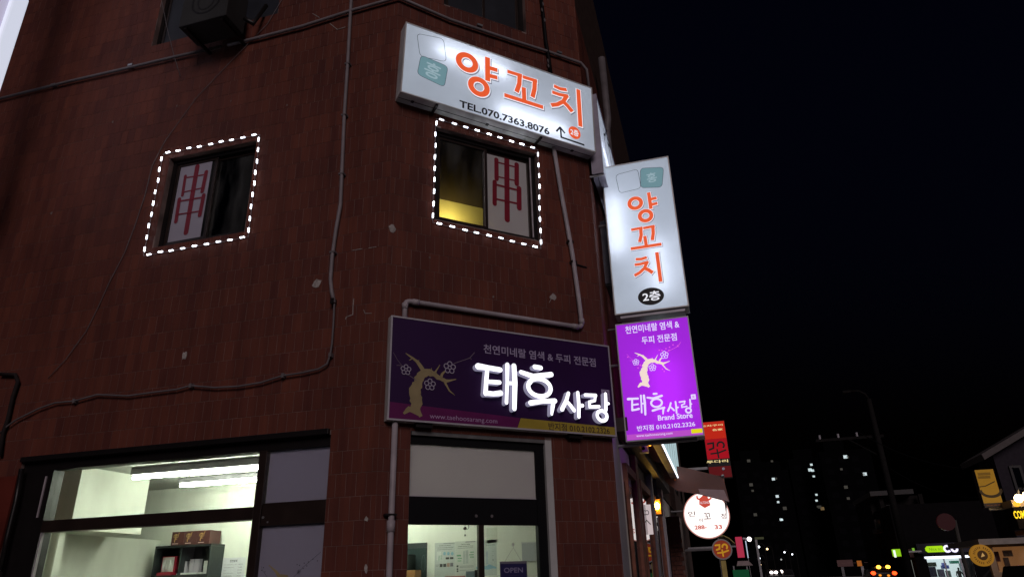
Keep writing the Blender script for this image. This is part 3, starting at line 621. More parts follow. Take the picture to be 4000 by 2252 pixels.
# dark mirror doorway, white board
a, b = uv(f, *zq(60, 385)), uv(f, *zq(515, 372))
o = thing('mirror_panel', (a[0], f.o.y, 0.02), 'dark mirror panel with an etched oval left of the posters', 'mirror')
MB().box(f, a[0] - .3, b[0], 0.02, b[1], 0.001, 0.012).build('glass_sheet', mat('dark_green_mirror', (0.035, 0.055, 0.055), 0.15, 0.2, var=0.3, scale=2), o)
MB().box(f, a[0] - .3, b[0], b[1] - .055, b[1] - .002, 0.0125, 0.018).build('top_rail', mat('dark_rail', (.02, .028, .028), .4), o)
MB().ring(f, uv(f, *zq(455, 720)), 0.022, 0.085, 0.002, 0.014, seg=30).build('etched_oval', mat('etched_print', (.12, .16, .15), .6), o)
tag(MB().box(f, uv(f, *zq(140, 700))[0] - .2, uv(f, *zq(343, 700))[0], 1.2, uv(f, *zq(300, 580))[1], 0.05, 0.35).build('cabinet', mat('dark_cabinet', (.01, .016, .018), .4)), 'dark cabinet standing before the mirror panel', 'cabinet')
a, b = uv(f, *zq(2112, 690)), uv(f, *zq(2378, 375))
o = thing('white_board', (a[0], f.o.y, a[1]), 'pale grey board mounted at the right of the salon wall', 'board')
MB().box(f, a[0], b[0] + .2, a[1], b[1], 0.001, 0.02).build('board_panel', mat('grey_board', (.45, .46, .47), .5, var=.03), o); MB().box(f, a[0] - .004, b[0] + .2, b[1] + .001, b[1] + .012, 0.001, 0.024).build('frame', M_PROD, o)
# counter with things on it
cy = 1.9; fc_ = FP(cy)
ctp = uv(fc_, *zq(640, 953))[1] - 0.03
o = thing('counter', (-1.6, cy, 0.02), 'low pale counter inside the salon door', 'counter'); MB().box(fc_, -2.2, 0.2, ctp - .04, ctp, -0.4, 0.2).build('worktop', M_PROD, o); MB().box(fc_, -2.15, .15, 0.021, ctp - .041, -0.38, 0.15).build('body', M_PROD, o)
def onc(px0, px1, top, m, name, lab, cat, d=0.15):
    a, b = uv(fc_, *zq(px0, top)), uv(fc_, *zq(px1, top)); return tag(MB().box(fc_, a[0], b[0], ctp + .001, a[1], -d, 0.0).build(name, m, bevel=.003), lab, cat)
onc(135, 310, 838, mat('orange_cardboard', (.42, .20, .07), .6, var=.2), 'cardboard_box', 'orange brown cardboard box on the salon counter', 'box')
onc(1156, 1300, 855, mat('blue_grey_print', (.16, .21, .24), .5, var=.3, scale=20), 'photo_frame', 'blue grey framed picture on the salon counter', 'picture', .02)
onc(1302, 1372, 832, M_BLACK, 'speaker', 'narrow black box beside the framed picture', 'box', .08)
onc(800, 1140, 940, mat('terracotta_card', (.42, .15, .10), .6, var=.2), 'leaflet_holder', 'terracotta leaflet on the salon counter', 'leaflet', .02)
# OPEN sign hanging on the door pane
n = -0.044; o = thing('open_sign', FC.p(1.14, 1.6, n), 'navy OPEN sign hanging from a suction hook on the door glass', 'sign')
a, b = uv(FC, *zq(1722, 690), n), uv(FC, *zq(2175, 684), n)
MB().box(FC, a[0], b[0], 1.60, a[1], n, n + .006).build('board', mat('grey_sign_edge', (.16, .15, .18), .5, var=.1), o, bevel=.002)
MB().box(FC, a[0] + .004, b[0] - .004, 1.604, a[1] - .018, n + .0062, n + .0072).build('navy_panel', mat('navy_print', (.016, .013, .075), .5, var=.1), o)
tpx(FC, 'OPEN', zq(1797, 882), zq(2113, 788), n + .0078, 'lettering', mat('lavender_print', (.21, .19, .30), .5, var=0), o, .02)
a, b = uv(FC, *zq(1868, 930), n), uv(FC, *zq(2038, 924), n); MB().box(FC, a[0], b[0], a[1], b[1], n + .0076, n + .0080).build('small_print', M_GREYP, o)
h = uv(FC, *zq(1945, 455), n); l1, l2 = uv(FC, *zq(1812, 688), n), uv(FC, *zq(2085, 685), n)
MB().tube([FC.p(*l1, n + .003), FC.p(*h, n + .008), FC.p(*l2, n + .003)], .0013, 6).build('cord', M_CABLE, o)
MB().disc(FC, uv(FC, *zq(1948, 405), n), .013, .014, n + .004, n - .003, seg=16).build('suction_cup', mat('clear_rubber', (.5, .52, .48), .2, var=0), o)
MB().tube([FC.p(*uv(FC, *zq(1948, 400), n), n + .004), FC.p(*uv(FC, *zq(1950, 440), n), n + .01), FC.p(*h, n + .009)], .0025, 6).build('hook', M_STEEL, o)
# door chime inside the left leaf
n = -0.10; o = thing('door_chime', FC.p(*uv(FC, *zq(1145, 130), n), n), 'small dark door chime hanging inside the left door leaf', 'door chime')
c = uv(FC, *zq(1178, 105), n)
MB().ring(FC, c, .017, .021, .003, n, n - .006, seg=24).build('hoop', M_DARK, o); MB().disc(FC, uv(FC, *zq(1148, 135), n), .012, .012, n + .002, n - .012, seg=16).build('bell', mat('bronze', (.06, .04, .03), .4, .6), o)
p = uv(FC, *zq(1146, 165), n); q = uv(FC, *zq(1145, 235), n)
MB().tube([FC.p(*p, n), FC.p(*q, n)], .0008, 5).build('thread', M_DARK, o); MB().box(FC, q[0] - .006, q[0] + .006, q[1] - .015, q[1], n - .003, n + .003).build('clapper', M_DARK, o)
MB().tube([FC.p(c[0], c[1] + .021, n - .003), FC.p(c[0], c[1] + .045, n - .003), FC.p(c[0], 2.06, n + .03)], .003, 6).build('hanger', M_DARK, o)

# ================================================================== SIGNS
def lightbox(name, F, u0, u1, v0, v1, n0, n1, lab, face, tubes, side=M_SHEET, tubem=None, tr=0.014, cat='sign', fw=0.012, back=None):
    o = thing(name, F.p(u0, v0, n0), lab, cat)
    b = MB(); t = 0.01
    b.box(F, u0, u1, v0, v0 + t, n0, n1).box(F, u0, u1, v1 - t, v1, n0, n1).box(F, u0, u0 + t, v0 + t, v1 - t, n0, n1).box(F, u1 - t, u1, v0 + t, v1 - t, n0, n1)
    if back is None: b.box(F, u0 + t, u1 - t, v0 + t, v1 - t, n0, n0 + .008)
    else: MB().box(F, u0 + t + .001, u1 - t - .001, v0 + t + .001, v1 - t - .001, n0, n0 + .006).build('rear_face', back, o)
    b.build('cabinet', side, o)
    MB().box(F, u0 + t + .001, u1 - t - .001, v0 + t + .001, v1 - t - .001, n1 - .006, n1 - .003).build('face_panel', face, o)
    fr = MB(); w = fw
    for r in ((u0, u1, v0, v0 + w), (u0, u1, v1 - w, v1), (u0, u0 + w, v0 + w, v1 - w), (u1 - w, u1, v0 + w, v1 - w)): fr.box(F, *r, n1 + .0005, n1 + .006)
    fr.build('edge_trim', side, o)
    for a in tubes: MB().tube([F.p(*a[0], (n0 + n1) / 2 - .02), F.p(*a[1], (n0 + n1) / 2 - .02)], tr, 10).build('tube_lamp', tubem, o, smooth=True)
    return o
M_BOXT = emis('sign_tube', (238, 243, 255), 10.0)
M_FACEW = translucent('white_acrylic_face', (0.80, 0.82, 0.86), (0.25, 0.26, 0.28), 0.85, 0.02, emit=lin((220, 230, 245)), estr=0.20, dirt=0.14)
M_ORANGE = emis('orange_backlit_print', (228, 90, 48), 0.9); M_WHITEP = emis('white_backlit_print', (226, 228, 236), 0.95); M_SHADP = emis('grey_backlit_print', (120, 124, 140), 0.7)
M_TEAL = emis('teal_backlit_print', (120, 160, 170), 0.62); M_TEALW = emis('pale_teal_print', (168, 196, 206), 0.62); M_LINE = emis('slate_line_print', (70, 80, 92), 0.6); M_INKB = mat('black_vinyl', (0.008, 0.008, 0.01), 0.45, var=0)
US = DC * math.cos(.0297) - Z * math.sin(.0297); VS_ = Z * math.cos(.0297) + DC * math.sin(.0297)
FS = Fr(Z * 5.888 - VS_ * 5.888, US, VS_, NC)        # the white sign hangs slightly askew
n1 = 0.15
SW = lightbox('lit_sign', FS, 0.012, 2.20, 5.888, 6.757, 0.002, n1, 'wide white lit sign with orange lettering and phone number above the corner window', M_FACEW,
              [((0.35, 6.56), (1.15, 6.56)), ((1.05, 6.05), (1.85, 6.05))], tubem=M_BOXT, tr=0.022)
k = 1.19e-3
def P3(*pts): return [uv(FS, *z3(*p), n1) for p in pts]
GL = {}
GL['yang'] = [('ring', P3((833, 633))[0], .093, .062), ('ring', P3((952, 877))[0], .090, .062), ('line', P3((1038, 583), (1040, 820)), 47 * k), ('line', P3((1060, 690), (1137, 712)), 42 * k), ('line', P3((1060, 768), (1137, 788)), 42 * k)]
GL['kko'] = [('line', P3((1238, 722), (1386, 768)), 36 * k), ('line', P3((1362, 752), (1358, 850), (1330, 930)), 44 * k), ('line', P3((1392, 778), (1537, 822)), 36 * k), ('line', P3((1514, 810), (1510, 900), (1490, 983)), 44 * k), ('line', P3((1402, 885), (1408, 1020)), 42 * k), ('line', P3((1206, 960), (1597, 1085)), 40 * k)]
GL['chi'] = [('line', P3((1706, 868), (1770, 898), (1835, 908)), 36 * k), ('line', P3((1688, 930), (1760, 955), (1850, 972)), 36 * k), ('line', P3((1838, 962), (1800, 1025), (1740, 1055), (1678, 1062)), 40 * k), ('line', P3((1788, 1015), (1842, 1068), (1890, 1128)), 46 * k), ('line', P3((1950, 905), (1972, 1278)), 44 * k)]
def glyph_box(g):
    us, vs2 = [], []
    for s in g:
        if s[0] == 'ring': us += [s[1][0] - s[2] - s[3] / 2, s[1][0] + s[2] + s[3] / 2]; vs2 += [s[1][1] - s[2] - s[3] / 2, s[1][1] + s[2] + s[3] / 2]
        else:
            for p in s[1]: us.append(p[0]); vs2.append(p[1])
    return min(us), max(us), min(vs2), max(vs2)
def draw_glyph(F, g, n, grow, dx, dy, m, name, parent, tf=None):
    b = MB()
    for i, s in enumerate(g):
        T_ = (lambda p: p) if tf is None else (lambda p: (tf[2] + (p[0] - tf[0]) * tf[4], tf[3] + (p[1] - tf[1]) * tf[5]))
        sc = 1 if tf is None else (tf[4] + tf[5]) / 2
        if s[0] == 'ring':
            c = T_(s[1]); b.ring(F, (c[0] + dx, c[1] + dy), s[2] * (1 if tf is None else tf[4]), s[2] * (1 if tf is None else tf[5]), s[3] * sc + grow, n + .0004 * i, seg=36)
        else:
            q = [T_(p) for p in s[1]]
            if grow > 0:
                a, e = V(q[0]) - V(q[1]), V(q[-1]) - V(q[-2]); a.normalize(); e.normalize()
                q[0] = tuple(V(q[0]) + a * grow / 2); q[-1] = tuple(V(q[-1]) + e * grow / 2)
            b.ribbon(F, [(p[0] + dx, p[1] + dy) for p in q], s[2] * sc + grow, n + .0004 * i)
    return b.build(name, m, parent)
for g in GL.values():
    draw_glyph(FS, g, n1 + .0010, .022, .010, -.010, M_SHADP, 'letter_shadow', SW); draw_glyph(FS, g, n1 + .0040, .020, .002, -.002, M_WHITEP, 'letter_outline', SW); draw_glyph(FS, g, n1 + .0070, 0, 0, 0, M_ORANGE, 'letter', SW)
a = uv(FS, *z3(757, 1078), n1); tt = uv(FS, *z3(750, 998), n1); b = uv(FS, *z3(1664, 1330), n1)
text(FS, 'TEL.070.7363.8076', a[0], b[0], a[1], tt[1] - .004, n1 + .001, 'phone_number', M_INKB, SW, 0.028)
b_ = MB(); b_.ribbon(FS, px2(FS, n1, z7(2033, 262), z7(2040, 350), z7(2272, 430)), .021, n1 + .001); b_.ribbon(FS, px2(FS, n1, z7(1990, 292), z7(2030, 250)), .021, n1 + .0015); b_.ribbon(FS, px2(FS, n1, z7(2026, 248), z7(2076, 312)), .021, n1 + .002)
b_.build('arrow', M_INKB, SW)
c = uv(FS, *z7(2170, 310), n1); MB().disc(FS, c, .075, .078, n1 + .009).build('floor_disc', M_ORANGE, SW)
text(FS, '2층', c[0] - .052, c[0] + .05, c[1] - .04, c[1] + .042, n1 + .010, 'floor_number', M_WHITEP, SW, .02)
def rsq(F, q, n, r=0.18):
    out = []
    for i in range(4):
        p, pr, nx = V(q[i]), V(q[i - 1]), V(q[(i + 1) % 4]); a = p + (pr - p) * r; e = p + (nx - p) * r
        for t_ in (0, .25, .5, .75, 1): out.append(tuple(a * (1 - t_) ** 2 + p * 2 * t_ * (1 - t_) + e * t_ ** 2))
    return out
def logo(F, n, sq1, sq2, parent, rot, tb):
    for q, m, dn in ((sq1, M_WHITEP, .001), (sq2, M_TEAL, .002)):
        p = rsq(F, q, n); b = MB(); b.quad(F, p, n + dn); b.build('logo_square', m, parent) if m is M_TEAL else None
        b = MB(); b.ribbon(F, p + [p[0], p[1]], .005, n + dn + .0006); b.build('logo_outline', M_LINE, parent)
    cx = sum(p[0] for p in sq2) / 4; cy_ = sum(p[1] for p in sq2) / 4
    o = text(F, '홍', -tb, tb, -tb * 1.1, tb * 1.1, 0, 'logo_letter', M_TEALW, parent, .015)
    c, s = math.cos(rot), math.sin(rot); off = wloc(parent)
    for v in o.data.vertices:
        w = v.co + off - F.o; x, y = w.dot(F.u), w.dot(F.v); v.co = F.p(cx + x * c - y * s, cy_ + x * s + y * c, n + .0032) - off
logo(FS, n1, px2(FS, n1, z3(330, 338), z3(598, 392), z3(628, 625), z3(362, 568)), px2(FS, n1, z3(372, 556), z3(643, 672), z3(606, 880), z3(332, 748)), SW, R(-8), .085)
for x in (z7(765, 95), z7(1810, 420)):
    u_ = uv(FS, *x, 0.07)[0]; MB().box(FS, u_ - .012, u_ + .012, 5.871, 5.887, 0.001, 0.14).build('bracket', M_DARK, SW)
for x in (.16, .95, 1.95): MB().box(FS, x - .014, x + .014, 5.880, 5.8875, .055, .085).build('latch', M_DARK, SW)
MB().box(FS, .02, 2.18, 5.884, 5.8875, .068, .072).build('seam', M_DARK, SW)
# side sign on the street face with a line-drawn portrait
n2 = 0.15
SS = lightbox('lit_sign', FT, -0.02, 2.1, 5.62, 6.66, 0.03, n2, 'white lit sign with ink line drawing on the street side, seen nearly edge on', M_FACEW, [((0.2, 6.1), (1.9, 6.1))], side=mat('lavender_grey_sheet', (0.33, 0.31, 0.38), .45, .2, var=.15), tubem=M_BOXT, tr=.02)
zt = crop(2250, 500, 3.625); b_ = MB()
def PT(*p): return [uv(FT, *zt(*q), n2) for q in p]
for q in (((385, 0), (410, 100), (405, 180), (430, 330), (470, 550)), ((425, 60), (445, 210), (480, 340), (500, 540)), ((430, 110), (470, 240), (500, 330), (530, 545)), ((390, 90), (412, 105), (420, 60), (440, 30)), ((445, 210), (475, 270)), ((560, 480), (565, 540)), ((480, 350), (490, 420), (500, 500))):
    b_.ribbon(FT, PT(*q), .03, n2 + .001)
b_.build('line_drawing', M_INKB, SS)
for x in (0.0, 1.0): MB().box(FT, x, x + .02, 5.60, 5.615, 0.0, .15).build('bracket', M_STEEL, SS)
MB().box(FT, -.02, 2.1, 5.612, 5.6195, .083, .087).build('seam', M_DARK, SS)
# vertical white sign
YS = P1.y + 0.30; FV = FP(YS, P1.x)
VW = lightbox('hanging_sign', FV, 0.098, 0.845, 4.105, 5.883, -0.22, 0.0, 'tall white projecting lit sign with stacked orange letters', M_FACEW, [((.2, 4.8), (.2, 5.5)), ((.6, 4.3), (.6, 4.9))], tubem=M_BOXT, tr=.022, back=M_FACEW)
for nm, l, t_ in (('yang', (365, 530), (650, 247)), ('kko', (397, 795), (688, 556)), ('chi', (432, 1088), (688, 812))):
    g = GL[nm]; gb = glyph_box(g); q0, q1 = uv(FV, *zv(*l)), uv(FV, *zv(*t_))
    u0_, v0_ = q0; u1_, v1_ = q1
    if nm == 'yang': v0_, v1_ = uv(FV, *zv(528, 533))[1], uv(FV, *zv(575, 247))[1]; u0_ = uv(FV, *zv(364, 345))[0]; u1_ = uv(FV, *zv(648, 345))[0]
    if nm == 'kko': v0_, v1_ = uv(FV, *zv(398, 780))[1], uv(FV, *zv(620, 558))[1]; u0_ = uv(FV, *zv(397, 780))[0]; u1_ = uv(FV, *zv(687, 735))[0]
    if nm == 'chi': v0_, v1_ = uv(FV, *zv(670, 1090))[1], uv(FV, *zv(645, 812))[1]; u0_ = uv(FV, *zv(432, 1030))[0]; u1_ = uv(FV, *zv(672, 1030))[0]
    tf = (gb[0], gb[2], u0_, v0_, (u1_ - u0_) / (gb[1] - gb[0]), (v1_ - v0_) / (gb[3] - gb[2]))
    draw_glyph(FV, g, .0010, .014, .006, -.006, M_SHADP, 'letter_shadow', VW, tf); draw_glyph(FV, g, .0040, .013, .001, -.001, M_WHITEP, 'letter_outline', VW, tf); draw_glyph(FV, g, .0070, 0, 0, 0, M_ORANGE, 'letter', VW, tf)
logo(FV, 0.0, px2(FV, 0, zv(252, 82), zv(462, 25), zv(494, 205), zv(290, 254)), px2(FV, 0, zv(487, 18), zv(707, 8), zv(692, 196), zv(490, 203)), VW, R(4), .055)
c = uv(FV, *zv(587, 1225)); MB().disc(FV, c, .132, .095, .001).build('floor_disc', M_INKB, VW); text(FV, '2층', c[0] - .085, c[0] + .095, c[1] - .05, c[1] + .055, .002, 'floor_number', M_WHITEP, VW, .02)
MB().box(FV, .15, .80, 4.07, 4.1045, -.2, -.02).build('mounting_rail', M_ALU, VW)
MB().tube([FV.p(-.12, 3.985, -.1), FV.p(.16, 3.99, -.1), FV.p(.16, 4.07, -.1)], .012, 8).build('bracket', M_STEEL, VW)
MB().tube([FV.p(-.05, 5.2, -.1), FV.p(.10, 5.2, -.1)], .015, 8).build('bracket', M_STEEL, VW)
# vertical purple sign
M_PURF = translucent('purple_acrylic_face', (0.40, 0.08, 0.55), (0.10, 0.02, 0.16), 0.85, 0.02, emit=lin((150, 44, 190)), estr=0.75)
M_PTUBE = emis('purple_box_tube', (255, 240, 255), 9.0)
VP = lightbox('hanging_sign', FV, 0.090, 0.822, 2.812, 4.005, -0.20, -0.004, 'purple projecting lit sign with white plum tree below the white one', M_PURF, [((.46, 3.0), (.46, 3.7)), ((.6, 3.0), (.6, 3.6))], side=M_ALU, tubem=M_PTUBE, tr=.014, back=M_PURF)
M_LAVT = emis('lilac_white_print', (226, 214, 255), 0.95); M_PINKB = emis('pink_backlit_print', (190, 80, 205), 0.8); M_YELB = emis('yellow_backlit_print', (222, 215, 20), 0.9); M_TREEB = emis('cream_backlit_print', (236, 216, 206), 0.95); M_PINKD = emis('rose_backlit_print', (225, 90, 225), 0.9)
nv = -.003
tpx(FV, '천연미네랄 염색 &', zp(348, 372), zp(850, 252), nv, 'heading', M_LAVT, VP, .012, h=.083)
tpx(FV, '두피 전문점', zp(503, 468), zp(826, 372), nv, 'heading', M_LAVT, VP, .012, h=.078)
tpx(FV, 'Brand Store', zp(655, 1188), zp(978, 1128), nv, 'small_lettering', M_LAVT, VP, .02, h=.052)
a = uv(FV, *zp(372, 1320)); b = uv(FV, *zp(1100, 1305)); c = uv(FV, *zp(370, 1372))
MB().box(FV, .104, .808, c[1], a[1], nv, nv + .0005).build('pink_band', M_PINKB, VP)
y0_ = uv(FV, *zp(970, 1308))
MB().box(FV, y0_[0], .808, y0_[1], uv(FV, *zp(966, 1268))[1], nv + .0006, nv + .001).build('yellow_block', M_YELB, VP)
tpx(FV, '반지점 010.2102.2326', zp(458, 1288), zp(1002, 1210), nv, 'phone_number', M_LAVT, VP, .012, h=.052)
tpx(FV, 'www.taehoosarang.com', zp(450, 1350), zp(790, 1300), nv + .001, 'web_address', M_LAVT, VP, 0, h=.030)
# ---- brush lettering and plum tree artwork (shared by both purple signs)
def P8(*pts): return [uv(FC, *z8(*p), .08) for p in pts]
K8 = 1.19e-3
TREE = [(P8((440, 1200), (455, 1120), (452, 1040), (440, 960), (468, 880), (500, 812), (560, 778), (620, 792), (672, 832), (752, 868), (855, 850)), [w * K8 for w in (84, 74, 80, 78, 68, 60, 48, 46, 34, 22, 5)]),
        (P8((470, 1170), (380, 1150), (325, 1195)), [w * K8 for w in (46, 36, 14)]), (P8((460, 1150), (500, 1225)), [w * K8 for w in (52, 26)]), (P8((530, 775), (470, 680), (420, 640), (345, 588)), [w * K8 for w in (32, 24, 17, 4)]),
        (P8((640, 785), (690, 705)), [w * K8 for w in (16, 4)]), (P8((700, 832), (712, 800), (750, 762)), [w * K8 for w in (22, 18, 8)]), (P8((735, 870), (785, 965), (840, 1012)), [w * K8 for w in (18, 10, 3)]), (P8((470, 690), (478, 655)), [w * K8 for w in (10, 3)]), (P8((420, 640), (378, 662)), [w * K8 for w in (12, 3)]), (P8((605, 775), (603, 735)), [w * K8 for w in (10, 3)])]
TWIG = [(P8((830, 692), (990, 637), (1040, 580)), 5 * K8), (P8((990, 637), (1010, 650)), 4 * K8), (P8((455, 862), (360, 795)), 4 * K8), (P8((330, 740), (260, 650), (222, 580)), 3 * K8), (P8((255, 710), (300, 712)), 4 * K8), (P8((610, 845), (600, 870)), 5 * K8)]
FLW = [(P8((347, 757))[0], 38 * K8), (P8((787, 735))[0], 46 * K8), (P8((588, 905))[0], 42 * K8)]
def st(*pts): return P8(*pts)
WORD = [[(st((1050, 738), (1150, 752), (1270, 772)), [62, 48, 48]), (st((1140, 760), (1128, 900), (1122, 1010)), [40, 42, 44]), (st((1140, 890), (1262, 898)), [38, 40]), (st((1122, 1005), (1200, 1012), (1272, 1005)), [48, 44, 52]), (st((1340, 722), (1338, 900), (1330, 1100)), [42, 34, 36]), (st((1338, 905), (1400, 908)), [34, 34]), (st((1405, 735), (1415, 900), (1408, 1160)), [50, 52, 44])],
        [(st((1615, 742), (1675, 752)), [46, 46]), (st((1478, 795), (1600, 838), (1780, 818)), [42, 52, 50]), ('ring', st((1662, 948))[0], 94, 66, 44), (st((1600, 860), (1570, 905)), [30, 30]), (st((1572, 1102), (1700, 1085), (1815, 1082)), [50, 42, 48]), (st((1800, 1085), (1790, 1150), (1782, 1215)), [46, 42, 26])],
        [(st((1952, 1005), (1930, 1080), (1888, 1165)), [36, 40, 44]), (st((1935, 1085), (1975, 1130), (2008, 1175)), [34, 38, 40]), (st((2045, 1000), (2055, 1120), (2055, 1240)), [36, 40, 36]), (st((2055, 1130), (2092, 1128)), [34, 36])],
        [(st((2120, 1022), (2225, 1026)), [34, 34]), (st((2222, 1026), (2215, 1078), (2160, 1092)), [30, 28, 28]), (st((2160, 1090), (2165, 1140), (2258, 1138)), [28, 30, 32]), (st((2322, 1012), (2326, 1090), (2326, 1170)), [34, 36, 36]), (st((2326, 1108), (2350, 1108)), [28, 30]), ('ring', st((2286, 1230))[0], 44, 38, 36)]]
def word_mesh(F, syl, n, n0, tf=None, mi=0, ms=0):
    b = MB(); T_ = (lambda p: p) if tf is None else (lambda p: (tf[2] + (p[0] - tf[0]) * tf[4], tf[3] + (p[1] - tf[1]) * tf[5])); sc = 1 if tf is None else (tf[4] + tf[5]) / 2
    for i, s in enumerate(syl):
        d = .0008 * i
        if s[0] == 'ring': b.ring(F, T_(s[1]), s[2] * K8 * (1 if tf is None else tf[4]), s[3] * K8 * (1 if tf is None else tf[5]), s[4] * K8 * sc * .76, n + d, n0, mi, ms, seg=36)
        else: b.ribbon(F, [T_(p) for p in s[0]], [w * K8 * sc * .76 for w in s[1]], n + d, n0, mi, ms, rnd=True)
    return b
def art(F, n, tf, mt, mtw, mf, parent):
    T_ = (lambda p: p) if tf is None else (lambda p: (tf[2] + (p[0] - tf[0]) * tf[4], tf[3] + (p[1] - tf[1]) * tf[5])); sc = 1 if tf is None else (tf[4] + tf[5]) / 2
    b = MB()
    rg = random.Random(3)
    for i, (q, w) in enumerate(TREE):
        q2, w2 = [], []
        for k in range(len(q) - 1):
            for t_ in (0, .33, .66):
                q2.append((q[k][0] * (1 - t_) + q[k + 1][0] * t_ + rg.uniform(-1, 1) * .07 * w[k], q[k][1] * (1 - t_) + q[k + 1][1] * t_ + rg.uniform(-1, 1) * .07 * w[k])); w2.append((w[k] * (1 - t_) + w[k + 1] * t_) * rg.uniform(.78, 1.12))
        q2.append(q[-1]); w2.append(w[-1]); b.ribbon(F, [T_(p) for p in q2], [x * sc for x in w2], n + .0004 * i)
    b.build('tree_print', mt, parent); b = MB()
    for i, (q, w) in enumerate(TWIG): b.ribbon(F, [T_(p) for p in q], w * sc, n + .0002 * i)
    b.build('twig_print', mtw, parent)
    for c, r in FLW:
        b = MB(); c = T_(c); r *= sc
        for i in range(5): b.ring(F, (c[0] + r * .6 * math.cos(i * 1.2566 + .3), c[1] + r * .6 * math.sin(i * 1.2566 + .3)), r * .36, r * .36, r * .15, n + .005 + .0003 * i, seg=14)
        b.build('blossom_print', mf, parent)
# big dark purple sign with channel letters
nf = .08
M_AUB = mat('aubergine_panel', (0.026, 0.004, 0.052), 0.5, var=0.15, scale=1.5, spec=.25)
PS = thing('shop_sign', FC.p(.03, 2.8, .002), 'dark purple salon sign with glowing white channel letters over the door', 'sign')
MB().box(FC, .035, 2.195, 2.800, 3.668, .002, nf - .004).build('cabinet', M_SHEET, PS); MB().box(FC, 0.049, 2.181, 2.814, 3.654, nf - .0035, nf).build('face_panel', M_AUB, PS)
fr = MB()
for r in ((.035, 2.195, 2.800, 2.8135), (.035, 2.195, 3.6545, 3.668), (.035, .0485, 2.8135, 3.6545), (2.1815, 2.195, 2.8135, 3.6545)): fr.box(FC, *r, nf - .0035, nf + .004)
fr.build('edge_trim', M_ALU, PS)
art(FC, nf + .001, None, M_GOLD, mat('dim_twig_print', (.16, .12, .16), .5, var=0), mat('lilac_print', (.36, .32, .42), .5, var=0), PS)
M_LILAC = mat('lilac_grey_print', (.36, .31, .46), .5, var=0)
a, b = uv(FC, *z8(1130, 592), nf), uv(FC, *z8(2258, 700), nf); tp = uv(FC, *z8(1165, 500), nf)[1]
text(FC, '천연미네랄 염색 & 두피 전문점', a[0], b[0], a[1] + .004, tp, nf + .001, 'heading', M_LILAC, PS, .015)
a, b = uv(FC, *z8(588, 1240), nf), uv(FC, *z8(1268, 1270), nf)
q = [uv(FC, *z8(165, 1122), nf)[1], uv(FC, *z8(1500, 1240), nf), uv(FC, *z8(1470, 1345), nf)]
MB().quad(FC, [(.0495, 2.8145), (q[2][0], 2.8145), (q[1][0], q[1][1]), (.0495, q[1][1] + .045)], nf + .0004).build('magenta_band', mat('magenta_panel', (.12, .008, .085), .5, var=.1, spec=.25), PS)
MB().quad(FC, [(q[2][0] + .002, 2.8145), (2.180, 2.8145), (2.180, uv(FC, *z8(2440, 1332), nf)[1]), (q[1][0] + .004, uv(FC, *z8(1525, 1242), nf)[1])], nf + .0007).build('yellow_band', mat('mustard_panel', (.36, .27, .035), .5, var=.1, spec=.25), PS)
text(FC, 'www.taehoosarang.com', a[0], b[0], a[1] - .014, a[1] + .038, nf + .001, 'web_address', mat('web_print', (.42, .28, .46), .5, var=0), PS)
a, b = uv(FC, *z8(1785, 1362), nf), uv(FC, *z8(2400, 1395), nf)
text(FC, '반지점 010.2102.2326', a[0], b[0], a[1] + .002, a[1] + .068, nf + .0013, 'phone_number', mat('umber_print', (.05, .025, .02), .5, var=0), PS, .012)
c = uv(FC, *z8(2358, 1010), nf); MB().box(FC, c[0] - .045, c[0] + .045, c[1] - .052, c[1] + .052, nf + .0003, nf + .0009).build('seal_square', M_LILAC, PS); text(FC, '美', c[0] - .03, c[0] + .03, c[1] - .04, c[1] + .04, nf + .0013, 'seal_letter', M_AUB, PS, .01)
M_CHF = emis('white_channel_face', (246, 244, 255), 1.7); M_CHS = emis('white_channel_return', (170, 166, 196), 0.45, base=(.5, .5, .55))
for s in WORD: word_mesh(FC, s, nf + .055, nf + .0005, None, 0, 1).build('channel_letter', [M_CHF, M_CHS], PS)
for x in (.28, 1.7): MB().box(FC, x, x + .14, 2.765, 2.799, .002, .06).build('bracket', M_DARK, PS)
# artwork on the vertical purple sign
us = [p[0] for q, w in TREE for p in q]; vs3 = [p[1] for q, w in TREE for p in q]
u0_, v0_ = uv(FV, *zp(465, 880)); u1_, v1_ = uv(FV, *zp(768, 640))[0], uv(FV, *zp(422, 548))[1]
tf = (min(us), min(vs3), u0_, v0_, (u1_ - u0_) / (max(us) - min(us)), (v1_ - v0_) / (max(vs3) - min(vs3)))
art(FV, nv + .0002, tf, M_TREEB, M_PINKD, M_LAVT, VP)
b_ = MB()
for x, y in ((368, 588), (665, 522), (690, 526), (728, 508), (762, 494), (795, 472), (838, 482), (757, 524), (727, 542), (695, 702), (740, 700), (712, 722), (465, 690), (487, 662)): b_.disc(FV, uv(FV, *zp(x, y)), .0075, .0075, nv + .0004, seg=10)
b_.build('petal_print', M_PINKD, VP)
u0_, v0_ = uv(FV, *zp(385, 1112))[0], uv(FV, *zp(533, 1125))[1]; wu = [p[0] for s in WORD for q in s if q[0] != 'ring' for p in q[0]]; wv = [p[1] for s in WORD for q in s if q[0] != 'ring' for p in q[0]]
tf = (min(wu), min(wv) - .0, uv(FV, *zp(372, 990))[0], uv(FV, *zp(540, 1140))[1], (uv(FV, *zp(968, 1010))[0] - uv(FV, *zp(372, 990))[0]) / (max(wu) - min(wu)), (uv(FV, *zp(500, 945))[1] - uv(FV, *zp(540, 1140))[1]) / (max(wv) - min(wv)))
for s in WORD: word_mesh(FV, s, nv + .0004, None, tf).build('letter', M_LAVT, VP)
